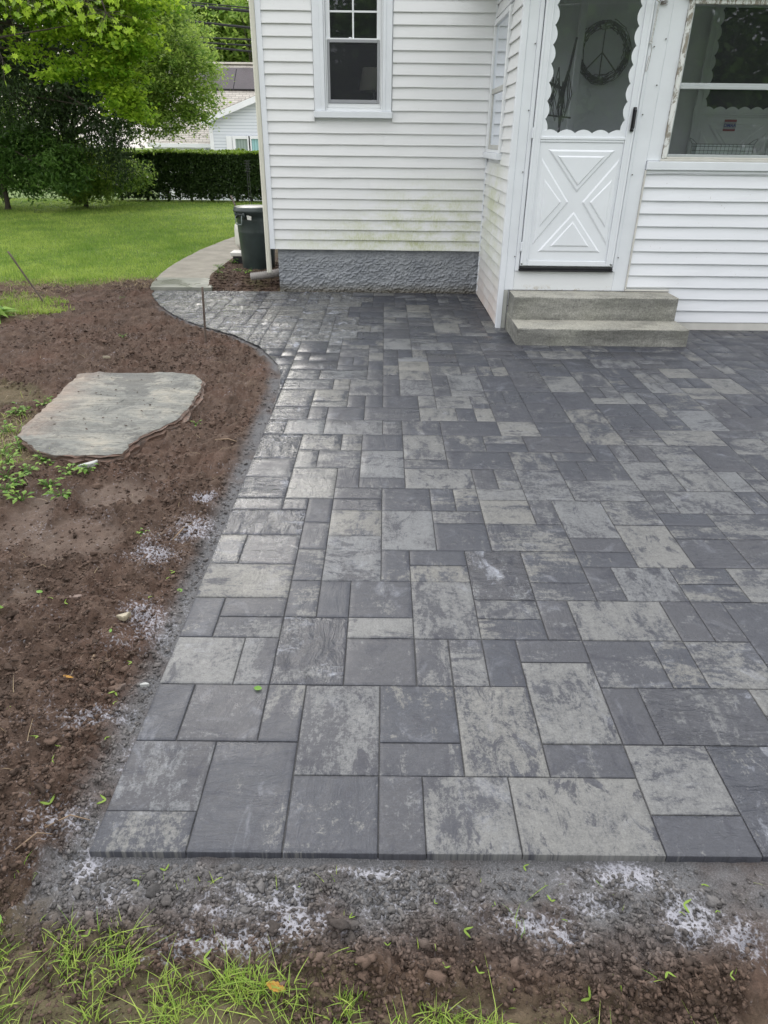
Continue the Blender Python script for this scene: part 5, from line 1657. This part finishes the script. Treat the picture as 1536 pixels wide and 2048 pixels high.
tw.tube([gy(110, -260, 6.2), gy(-300, -500, 6.2)], .016, 6, cap=False)
a = tw.build('twigs', M['bark'], root); a.matrix_parent_inverse = inv
a = mb.build('leaves', M['leaf_maple'], root); a.matrix_parent_inverse = inv
at = a.data.attributes.new('tint', 'FLOAT', 'POINT')
tt = []
per_ = len(ML) + 1
for k in range(len(a.data.vertices) // per_): tt += [g_.uniform(.15, .75)] * per_
at.data.foreach_set('value', tt)

# hedge
hx0, hx1, hy0, hy1, hzt = gz(236, 402).x - .2, 4.5, 19.9, 21.0, 1.12
hedge = empty('hedge', (-4, 20.4, 0), 'clipped dark green hedge between the lawn and the neighbouring house', 'hedge')
inv = Matrix.Translation((4, -20.4, 0))
g_ = np.random.default_rng(77)
n = 95000
u_ = g_.random(n)
px_ = g_.uniform(hx0, hx1 - 3.5, n); pz_ = .06 + (hzt - .06) * g_.random(n) ** .85
py_ = np.where(g_.random(n) < .6, hy0 + np.abs(g_.normal(0, .10, n)), g_.uniform(hy0, hy1, n))
pz_ = np.where(g_.random(n) < .22, hzt - np.abs(g_.normal(0, .05, n)), pz_)
bump_ = .05 * fbm(px_ * 2, py_ * 2, 3, 4)
pz_ = pz_ + bump_ * (pz_ > .7)
keep = ~((pz_ < .42) & (fbm(px_ * 2.6, pz_ * 3.5, 3, 17) > .42 + (pz_ - .25) * .8)) & ~((pz_ < .2) & (g_.random(n) < .4))
P = np.stack([px_, py_, pz_], -1)[keep]
V_, F_, T_ = leaves(P, .042, 5, .1, .5)
o = mesh_np('foliage', V_, F_, M['leaf_hedge'], hedge, attrs=dict(tint=('FLOAT', T_))); o.matrix_parent_inverse = inv
n = 16000
px_ = g_.uniform(hx0, hx1 - 3.5, n); py_ = g_.uniform(hy0 - .04, hy1, n)
P = np.stack([px_, py_, hzt + .02 + .05 * fbm(px_ * 2, py_ * 2, 3, 4) + .05 * g_.random(n) + .06 * np.maximum(0, fbm(px_ * 5, py_ * 5, 2, 8))], -1)
V_, F_, T_ = leaves(P, .035, 6, .9, .6)
o = mesh_np('new_growth', V_, F_, M['leaf_hedge_new'], hedge, attrs=dict(tint=('FLOAT', T_))); o.matrix_parent_inverse = inv
for k in range(14):
    x_ = hx0 + .3 + k * .58 + rnd.uniform(-.12, .12)
    if x_ > .8: break
    mb = MB().tube([(x_, 20.35, -.05), (x_ + rnd.uniform(-.04, .04), 20.35, .4), (x_ + rnd.uniform(-.1, .1), 20.4, .9)], [.045, .035, .02], 7)
    o = mb.build('stem', M['bark'], hedge, True); o.matrix_parent_inverse = inv

# background trees beyond the neighbouring house
for (lab, px, py, Y, rx, rz, sd_, n_) in [
        ('broad green tree rising behind the solar roof', 330, 40, 44, 3.8, 2.6, 51, 380),
        ('dense green tree behind the ridge of the neighbouring roof', 410, 80, 43, 2.6, 2.2, 52, 260),
        ]:
    p = gy(px, py, Y)
    tree('maple_tree', lab, 'tree', (p.x, p.y, -1.3), p.z + 1.3, .3, [(p.x, p.y, p.z, rx, 2.5, rz), (p.x - rx * .5, p.y, p.z - rz * .5, rx * .7, 2, rz * .6), (p.x + rx * .5, p.y, p.z - rz * .4, rx * .6, 2, rz * .6)],
         n_, 40, .8, .19, M['leaf_far'], sd_, .3, 24, .7, .6, .2, .7)
p = gy(500, 60, 41)
tree('birch_tree', 'thin open tree with sky showing through, beside the house corner', 'tree', (p.x, p.y, -1.3), 7.5, .12,
     [(p.x, p.y, p.z + .3, 1.3, 1.2, 2.4), (p.x + .9, p.y, p.z + 1.2, 1.0, 1, 1.4), (p.x + .3, p.y, p.z - 1, 1.3, 1, .8)], 110, 26, .55, .14, M['leaf_far'], 53, .2, 50, .7)
# hillside wood far off, left
tree('maple_tree', 'green tree seen under the branches at the far left', 'tree', (-17, 33, -1.3), 6, .25, [(-17, 33, 3.5, 4.5, 2, 4.0), (-22, 34, 4, 4, 2, 4)], 380, 40, .8, .17, M['leaf_far'], 55, .3, 24, .7)
# trees behind the camera, seen as reflections in the window panes
for (lab, x_, y_, h_, sd_) in [('large shade tree behind the photographer, right', 7.0, -11.0, 6.5, 61), ('large shade tree behind the photographer, middle', .5, -13.0, 7.0, 62), ('large shade tree behind the photographer, far right', 13.0, -10.0, 6.5, 63)]:
    tree('shade_tree', lab, 'tree', (x_, y_, 0), h_, .3, [(x_, y_, 4.6, 3.6, 2.5, 2.6), (x_ - 1.6, y_, 2.2, 2.4, 2, 1.6), (x_ + 2, y_, 2.4, 2.4, 2, 1.7)], 300 if sd_ == 63 else 560, 40, .75, .14, M['leaf_shrub'], sd_, .25, 30, .7, .5, .2, .7)

# ------------------------------------------------------------------ neighbouring house
nh = empty('neighbour_house', (-7, 34, -1.3), 'pale grey sided neighbouring house with solar panels beyond the hedge', 'house')
inv = Matrix.Translation((7, -34, 1.3))
def nb_(mb, name, mat, parent=None, smooth=False):
    o = mb.build(name, mat, parent or nh, smooth)
    if parent is None: o.matrix_parent_inverse = inv
    return o
t = NT('neighbour_siding')
c = t.coord()
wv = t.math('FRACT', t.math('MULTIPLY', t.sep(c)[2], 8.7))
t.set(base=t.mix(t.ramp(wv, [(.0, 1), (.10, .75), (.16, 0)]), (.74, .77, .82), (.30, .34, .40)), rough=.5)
t.bump(wv, .6, .02)
M['nsiding'] = t.m
t = NT('neighbour_shingles')
c = t.coord()
br = t.n('ShaderNodeTexBrick'); br.inputs['Scale'].default_value = 1; br.inputs['Brick Width'].default_value = .32; br.inputs['Row Height'].default_value = .115; br.inputs['Mortar Size'].default_value = .010
br.inputs['Color1'].default_value = (.40, .37, .33, 1); br.inputs['Color2'].default_value = (.52, .49, .44, 1); br.inputs['Mortar'].default_value = (.20, .18, .17, 1)
xyz = t.sep(c); cm = t.n('ShaderNodeCombineXYZ'); t.put(cm.inputs[0], xyz[0]); t.put(cm.inputs[1], t.math('MULTIPLY', xyz[2], 1.45))
t.put(br.inputs['Vector'], cm.outputs[0])
t.set(base=br.outputs[0], rough=.9)
M['nshingle'] = t.m
M['nwhite'] = simple('neighbour_white_trim', (.80, .81, .82), .5, .04, 2)
e0 = gy(300, 286, 34.0); r0 = gy(480, 128, 38.4)
ez, rz_ = e0.z, r0.z
xl_, xr_ = gy(296, 286, 34.0).x, 6.0
mb = MB().box(xl_ + .15, xr_, 34.1, 42.6, -1.35, ez + .02, 0)
nb_(mb, 'wall', M['nsiding'])
mb = MB().add([(xl_, 33.9, ez), (xr_, 33.9, ez), (xr_, 38.4, rz_), (xl_ + .1, 38.4, rz_), (xr_, 42.9, ez), (xl_, 42.9, ez), (xl_, 33.9, ez - .12), (xr_, 33.9, ez - .12), (xr_, 42.9, ez - .12), (xl_, 42.9, ez - .12)],
              [(0, 1, 2, 3), (3, 2, 4, 5), (6, 9, 8, 7), (0, 6, 7, 1), (5, 4, 8, 9), (0, 3, 5, 9, 6), (1, 7, 8, 4, 2)])
rf = nb_(mb, 'roof', M['nshingle'])
MB().box(xl_, xr_, 38.25, 38.55, rz_ - .02, rz_ + .06, .01).build('ridge_cap', simple('pale_ridge', (.62, .58, .52), .8, .1, 3), rf)
MB().box(xl_, xr_, 33.86, 33.899, ez - .16, ez + .0, .005).build('gutter', M['nwhite'], rf)
# solar panels on the slope
dirv = Vector((0, 38.4 - 33.9, rz_ - ez)); sl = dirv.length; dirv.normalize(); nv_ = Vector((0, -dirv.z, dirv.y))
M['solar'] = simple('solar_cells', (.035, .022, .028), .22, .25, 1.5)
M['solarf'] = simple('solar_frame', (.02, .02, .025), .4, .1, 5)
s0 = None
def slope_at(py):
    best = None
    for k in range(200):
        s_ = sl * k / 200
        z_ = ez + dirv.z * s_; y_ = 33.9 + dirv.y * s_
        d_ = Vector((-7, y_, z_)) - Vector((0, 0, CH))
        yy_ = 1024 - CF * d_.dot(_U) / d_.dot(_f)
        if best is None or abs(yy_ - py) < best[0]: best = (abs(yy_ - py), s_)
    return best[1]
sa, sb_ = slope_at(182), slope_at(139)
xp = gy(514, 160, 37).x + 3.0
for k in range(7):
    x1_ = xp - k * 1.02; x0_ = x1_ - 1.0
    def quad(m, off):
        a = Vector((0, 33.9, ez)) + dirv * (sa + m) + nv_ * off; b = Vector((0, 33.9, ez)) + dirv * (sb_ - m) + nv_ * off
        return [(x0_ + m, a.y, a.z), (x1_ - m, a.y, a.z), (x1_ - m, b.y, b.z), (x0_ + m, b.y, b.z)]
    q0, q1 = quad(0, .03), quad(0, .09)
    pn = nb_(MB().add(q0 + q1, [(4, 5, 6, 7), (0, 1, 5, 4), (1, 2, 6, 5), (2, 3, 7, 6), (3, 0, 4, 7)]), 'solar_panel', M['solarf'])
    MB().add(quad(.012, .095), [(0, 1, 2, 3)]).build('solar_cells', M['solar'], pn)
# gabled wing
gxl = gy(424, 300, 32).x; gz0 = gy(424, 240, 32).z; p2 = gy(512, 200, 32); sl_ = (p2.z - gz0) / (p2.x - gxl)
gxr = gxl + 7.6; gxm = (gxl + gxr) / 2; gzm = gz0 + sl_ * (gxm - gxl)
mb = MB().add([(gxl, 32, -1.35), (gxr, 32, -1.35), (gxr, 32, gz0), (gxm, 32, gzm), (gxl, 32, gz0), (gxl, 36, -1.35), (gxr, 36, -1.35), (gxr, 36, gz0), (gxm, 36, gzm), (gxl, 36, gz0)],
              [(0, 1, 2, 3, 4), (0, 4, 9, 5), (1, 6, 7, 2), (5, 9, 8, 7, 6)])
nb_(mb, 'gable_wall', M['nsiding'])
mb = MB()
for s_ in (-1, 1):
    xe = gxm + s_ * (gxm - gxl + .25); ze = gz0 - .25 * sl_
    mb.add([(xe, 31.75, ze + .05), (gxm, 31.75, gzm + .05), (gxm, 37, gzm + .05), (xe, 37, ze + .05), (xe, 31.75, ze + .16), (gxm, 31.75, gzm + .16), (gxm, 37, gzm + .16), (xe, 37, ze + .16)], [(4, 5, 6, 7), (0, 1, 5, 4), (0, 3, 2, 1), (0, 4, 7, 3)])
rf2 = nb_(mb, 'gable_roof', M['nshingle'])
mb = MB()
for s_ in (-1, 1):
    xe = gxm + s_ * (gxm - gxl + .26); ze = gz0 - .26 * sl_
    mb.add([(xe, 31.70, ze - .10), (gxm, 31.70, gzm - .10), (gxm, 31.70, gzm + .12), (xe, 31.70, ze + .12), (xe, 31.745, ze - .10), (gxm, 31.745, gzm - .10), (gxm, 31.745, gzm + .12), (xe, 31.745, ze + .12)], [(0, 1, 2, 3), (4, 7, 6, 5), (0, 4, 5, 1), (2, 6, 7, 3)])
mb.box(gxl - .04, gxl + .12, 31.96, 31.999, -1.35, gz0, .01)
nb_(mb, 'rake_board', M['nwhite'])
def nwin(x0, x1, z0, z1, curtain):
    mb = MB().box(x0 - .12, x0, 31.93, 31.999, z0 - .1, z1 + .12, .01).box(x1, x1 + .12, 31.93, 31.999, z0 - .1, z1 + .12, .01).box(x0, x1, 31.93, 31.999, z1, z1 + .12, .01).box(x0, x1, 31.92, 31.999, z0 - .1, z0, .01).box(x0, x1, 31.94, 31.99, (z0 + z1) / 2 - .03, (z0 + z1) / 2 + .03, .005)
    f_ = nb_(mb, 'window', M['nwhite'])
    MB().add([(x0, 31.985, z0), (x1, 31.985, z0), (x1, 31.985, z1), (x0, 31.985, z1)], [(0, 1, 2, 3)]).build('pane', curtain, f_)
    return f_
def curtain(name, col):
    t = NT(name); c = t.coord()
    s_ = t.math('SINE', t.math('MULTIPLY', t.sep(c)[0], 55.0))
    t.set(base=t.mix(t.ramp(s_, [(.0, 0), (1, 1)]), tuple(v * .7 for v in col), col), rough=.35)
    return t.m
w0, w1 = gy(471, 278, 32), gy(497, 306, 32)
nwin(w0.x, w1.x, w1.z - .6, w0.z, curtain('grey_curtain', (.34, .42, .38)))
w0, w1 = gy(501, 278, 32), gy(530, 306, 32)
nwin(w0.x + .04, w1.x + .1, w1.z - .6, w0.z, curtain('aqua_curtain', (.35, .62, .62)))
s0_ = gy(452, 272, 32); s1_ = gy(466, 300, 32)
mb = MB().box(s0_.x, s1_.x, 31.95, 31.998, -.2, s0_.z, .01)
nb_(mb, 'shutter', M['nwhite'])
# garage door with corner brackets
ga, gb = gy(318, 291, 34), gy(411, 291, 34)
mb = MB().box(ga.x, gb.x, 34.02, 34.098, -1.35, ga.z, .01)
for k in range(4): mb.box(ga.x + .02, gb.x - .02, 34.0, 34.019, -1.3 + k * .58, -1.3 + k * .58 + .5, .01)
nb_(mb, 'garage_door', M['nwhite'])
for (xx, s_) in ((ga.x, 1), (gb.x, -1)):
    mb = MB().add([(xx, 33.93, ga.z), (xx + s_ * .45, 33.93, ga.z), (xx, 33.93, ga.z - .55), (xx, 33.999, ga.z), (xx + s_ * .45, 33.999, ga.z), (xx, 33.999, ga.z - .55)], [(0, 1, 2), (0, 3, 4, 1), (1, 4, 5, 2), (2, 5, 3, 0)])
    nb_(mb, 'bracket', M['nwhite'])

# ------------------------------------------------------------------ overhead wires
M['cable'] = simple('black_cable', (.02, .02, .022), .6, .2, 5)
def wire_(pa, pb, r_, lab):
    Y = 26
    a = gy(*pa, Y); b = gy(*pb, Y)
    d_ = (b - a) / (b.x - a.x)
    pts = []
    for k in range(41):
        x_ = -24 + 44 * k / 40
        pts.append((x_, Y, a.z + d_.z * (x_ - a.x) + .0006 * (x_ - a.x) ** 2))
    o = MB().tube(pts, r_, 6).build('overhead_wire', M['cable'], None, True)
    tag(o, lab, 'wire', 'overhead utility wires')


wire_((300, 2), (510, 24), .045, 'thick bundled overhead cable, topmost of the overhead wires')
wire_((300, -3), (510, 17), .018, 'thin wire running just above the thick topmost overhead cable')
wire_((340, 38), (512, 57), .036, 'overhead cable, second bundle from the top')
wire_((385, 74), (512, 80), .025, 'upper wire of the low group of overhead wires')
wire_((390, 84), (512, 92), .025, 'middle wire of the low group of overhead wires')
wire_((385, 91), (512, 104), .030, 'lower overhead wire, lowest above the neighbouring roof')

# ------------------------------------------------------------------ small plants, seeds and fallen leaves
def plant(name, c_, n_, size, hgt, mat, label, cat, seed, asp=.5, spread=1., group=None):
    g_ = random.Random(seed)
    root = empty(name, c_, label, cat, group)
    st = MB(); lf = MB()
    for k in range(n_):
        a = g_.uniform(0, 6.28); l_ = hgt * g_.uniform(.5, 1.2)
        e_ = Vector((math.cos(a) * l_ * spread * .7, math.sin(a) * l_ * spread * .7, l_ * g_.uniform(.35, 1)))
        st.tube([(0, 0, -.01), (e_.x * .4, e_.y * .4, e_.z * .7), e_], .0012, 4, cap=False)
        d_ = Vector((math.cos(a), math.sin(a), g_.uniform(-.3, .4))).normalized()
        sdv = Vector((-d_.y, d_.x, 0)).normalized(); s_ = size * g_.uniform(.6, 1.2)
        up_ = sdv.cross(d_) * -1
        V = [e_, e_ + d_ * s_ * .45 + sdv * s_ * asp * .5 + up_ * s_ * .08, e_ + d_ * s_ * 1.0 - up_ * s_ * .15, e_ + d_ * s_ * .45 - sdv * s_ * asp * .5 + up_ * s_ * .08, e_ + d_ * s_ * .45]
        lf.add(V, [(0, 1, 4), (1, 2, 4), (2, 3, 4), (3, 0, 4)])
    st.build('stem', mat, root)
    o = lf.build('leaf_cluster', mat, root)
    for ob in (o,):
        at = ob.data.attributes.new('tint', 'FLOAT', 'POINT')
        at.data.foreach_set('value', np.repeat(np.random.default_rng(seed).random(n_), 5).astype(np.float32))
    return root


p = gz(8, 640)
ho = plant('hosta', (p.x - .12, p.y - .05, 0), 26, .26, .12, M['weed'], 'striped green hosta at the left edge of the bare soil', 'plant', 4, .42)
p = gz(5, 1225); plant('hosta', (p.x - .06, p.y, 0), 14, .06, .03, M['weed'], 'small glossy green plant at the left edge below the flagstone', 'plant', 5, .5)
k = 0
g_ = random.Random(44)
spots = [(40, 900), (85, 930), (20, 935), (60, 960), (110, 925), (140, 950), (30, 980), (95, 975), (15, 870), (150, 905), (55, 830), (30, 835), (90, 815), (10, 960), (175, 950), (125, 990), (45, 1005), (5, 905), (75, 890), (20, 1000)]
first = None
for i_, (a, b) in enumerate(spots):
    p = gz(a + g_.uniform(-6, 6), b + g_.uniform(-6, 6))
    if i_ < 4:
        r0_ = plant('weed', (p.x, p.y, float(samp(Z, np.array([p.x]), np.array([p.y]))[0])), 17, .034, .055, M['weed'], 'leafy green weed among dry stalks left of the flagstone', 'weed', 60 + i_, .6, group='weeds beside the flagstone')
        if first is None: first = []
        first.append(r0_)
    else:
        src = first[i_ % 4]
        c_ = src.copy(); COL.objects.link(c_); c_.location = (p.x, p.y, float(samp(Z, np.array([p.x]), np.array([p.y]))[0])); c_.rotation_euler = (0, 0, g_.uniform(0, 6.28)); c_.scale = (1,) * 3
        for ch_ in list(src.children):
            d_ = ch_.copy(); COL.objects.link(d_); d_.parent = c_
# weeds round the bin bed
for i_, (x_, y_, lab) in enumerate([(-1.93, 8.30, 'yellowing weed at the front corner of the soil bed by the path'), (-1.98, 8.62, 'green weed beside the concrete path in front of the bin'), (-1.90, 9.05, 'bushy green weed between the path and the bin'), (-1.72, 8.42, 'small green weed at the foot of the bin'), (-1.60, 8.36, 'tiny weed touching the corrugated drain pipe')]):
    plant('weed', (x_, y_, float(samp(Z, np.array([x_]), np.array([y_]))[0])), 22 if i_ in (1, 2) else 12, .035, .07 if i_ in (1, 2) else .045, M['weed'], lab, 'weed', 80 + i_, .6)
for i_, (a, b, lab) in enumerate([(392, 850, 'small sprout at the right edge of the flagstone'), (288, 1072, 'small green weed tuft in the soil below the flagstone'), (245, 600, 'yellow green sprout in the soil near the lawn'), (600 - 352, 680, 'lone sprout in the soil beyond the flagstone')]):
    p = gz(a, b); plant('weed', (p.x, p.y, float(samp(Z, np.array([p.x]), np.array([p.y]))[0])), 9, .022, .03, M['weed'], lab, 'weed', 90 + i_, .5)


# maple seeds: paired wings
def seed_mesh():
    V = []; Fc = []
    for s_ in (-1, 1):
        n = 7
        b0_ = len(V)
        for k in range(n + 1):
            t_ = k / n
            cx = s_ * .017 * t_; cy = .012 * t_
            wd = .0042 * math.sin(math.pi * min(1, .12 + .85 * t_)) + .0006
            V += [(cx, cy - wd, .002 + .003 * t_), (cx, cy + wd * .5, .003 + .005 * t_)]
            if k: o = b0_ + 2 * (k - 1); Fc.append((o, o + 1, o + 3, o + 2))
    me = bpy.data.meshes.new('maple_seed'); me.from_pydata(V, [], Fc); me.update(); me.materials.append(M['seed'])
    at = me.attributes.new('tint', 'FLOAT', 'POINT'); at.data.foreach_set('value', [.5] * len(V))
    return me


sm = seed_mesh()
seeds = [(275, 1755), (1050, 1724), (870, 1803), (775, 1895), (890, 1942), (990, 1812), (1132, 1838), (1105, 1795), (1370, 1805), (1435, 1820), (1365, 1822), (1455, 1965), (1512, 1908), (1022, 1983), (955, 1960), (850, 2012), (712, 1945), (487, 1962), (178, 1880), (85, 1838), (390, 1885), (520, 1948), (80, 1490), (125, 1500), (108, 1530), (100, 1610), (215, 1485), (165, 1460), (230, 1415), (232, 1398), (265, 1335), (215, 1330), (110, 1222), (135, 1225), (335, 1160), (350, 1150), (55, 1360), (20, 1420), (300, 1200), (210, 1600), (60, 1600), (700, 1830), (1180, 1990), (1240, 1960), (600, 1765), (185, 1950), (1410, 1760), (1330, 1960), (930, 1860), (410, 1920), (330, 1735)]
g_ = random.Random(12)
for (a, b) in seeds:
    p = gz(a, b, .0)
    o = bpy.data.objects.new('maple_seed', sm); COL.objects.link(o)
    s_ = g_.uniform(.45, 1.1)
    o.scale = (s_ * g_.uniform(.6, 1.1), s_ * g_.uniform(.6, 1.5), s_)
    o.location = (p.x, p.y, float(samp(Z, np.array([p.x]), np.array([p.y]))[0]) + .004)
    o.rotation_euler = (g_.uniform(-.2, .3), g_.uniform(-.3, .3), g_.uniform(0, 6.28))
    tag(o, 'bright green winged maple seed lying on the bare soil', 'maple seed', 'maple seeds scattered on the soil')


def fallen(px, py, mat, label, s=.02, rz=0., asp=.6, z=None):
    p = gz(px, py, 0)
    zz_ = z if z is not None else float(samp(Z, np.array([p.x]), np.array([p.y]))[0]) + .012
    V = []; Fc = []
    n = 10
    for k in range(n + 1):
        t_ = k / n; wd = asp * s * math.sin(math.pi * t_) ** .7 * (1 + .25 * (k % 2)) * .6
        y_ = s * (2 * t_ - 1)
        V += [(-wd, y_, .25 * wd + .12 * y_ * y_ / s), (0, y_, .12 * y_ * y_ / s), (wd, y_, .3 * wd + .12 * y_ * y_ / s)]
        if k:
            o = 3 * (k - 1); Fc += [(o, o + 1, o + 4, o + 3), (o + 1, o + 2, o + 5, o + 4)]
    o = MB().add(V, Fc).build('fallen_leaf', mat)
    o.location = (p.x, p.y, zz_); o.rotation_euler = (0, 0, rz)
    at = o.data.attributes.new('tint', 'FLOAT', 'POINT'); at.data.foreach_set('value', [.5] * len(V))
    return tag(o, label, 'leaf', 'fallen leaves')


fallen(516, 1379, M['leaf_green'], 'small green leaf lying on the dark pavers', .013, 1.4, 1.1, .004)
fallen(553, 1985, M['leaf_orange'], 'yellow orange leaf in the grass at the near edge', .022, 1.25, .6)
fallen(139, 1367, M['leaf_orange'], 'narrow orange leaf lying on the soil', .022, 1.3, .3)
fallen(82, 1195, M['leaf_green'], 'green leaf fragment on the soil at the left', .014, 1.2, .9)
fallen(360, 1182, M['leaf_green'], 'bright green leaf fragment close to the patio edge', .013, .8, 1)
fallen(225, 1278, M['leaf_green'], 'small dark green leaf below the tan slate chip', .010, .3, .7)
fallen(5, 1855, M['leaf_green'], 'pale green leaf at the lower left border', .014, .6, .6)
for i_, (a, b, c_, d_, r__) in enumerate([(180, 1330, 190, 1315, .006), (1215 - 1000, 1245 + 20, 240, 1250, .003), (30, 1700, 105, 1668, .002), (345, 1080, 385, 1045, .003), (430, 880, 480, 885, .004), (90, 1655, 180, 1640, .002)]):
    pa, pb = gz(a, b, .02), gz(c_, d_, .02)
    lab = ['short thick brown twig on the soil', 'thin twig below the tan slate chip', 'long thin root at the lower left', 'forked pale root by the white residue', 'pale root between the flagstone and the patio', 'pale root beside the near left corner of the patio'][i_]
    m_ = pa.lerp(pb, .5) + Vector((0, .02, .006))
    o = MB().tube([pa, pa.lerp(m_, .6), m_, m_.lerp(pb, .5), pb], [r__, r__ * 1.1, r__, r__ * .8, r__ * .5], 6).build('twig', M['twig'], None, True)
    tag(o, lab, 'twig', 'twigs and roots on the soil')
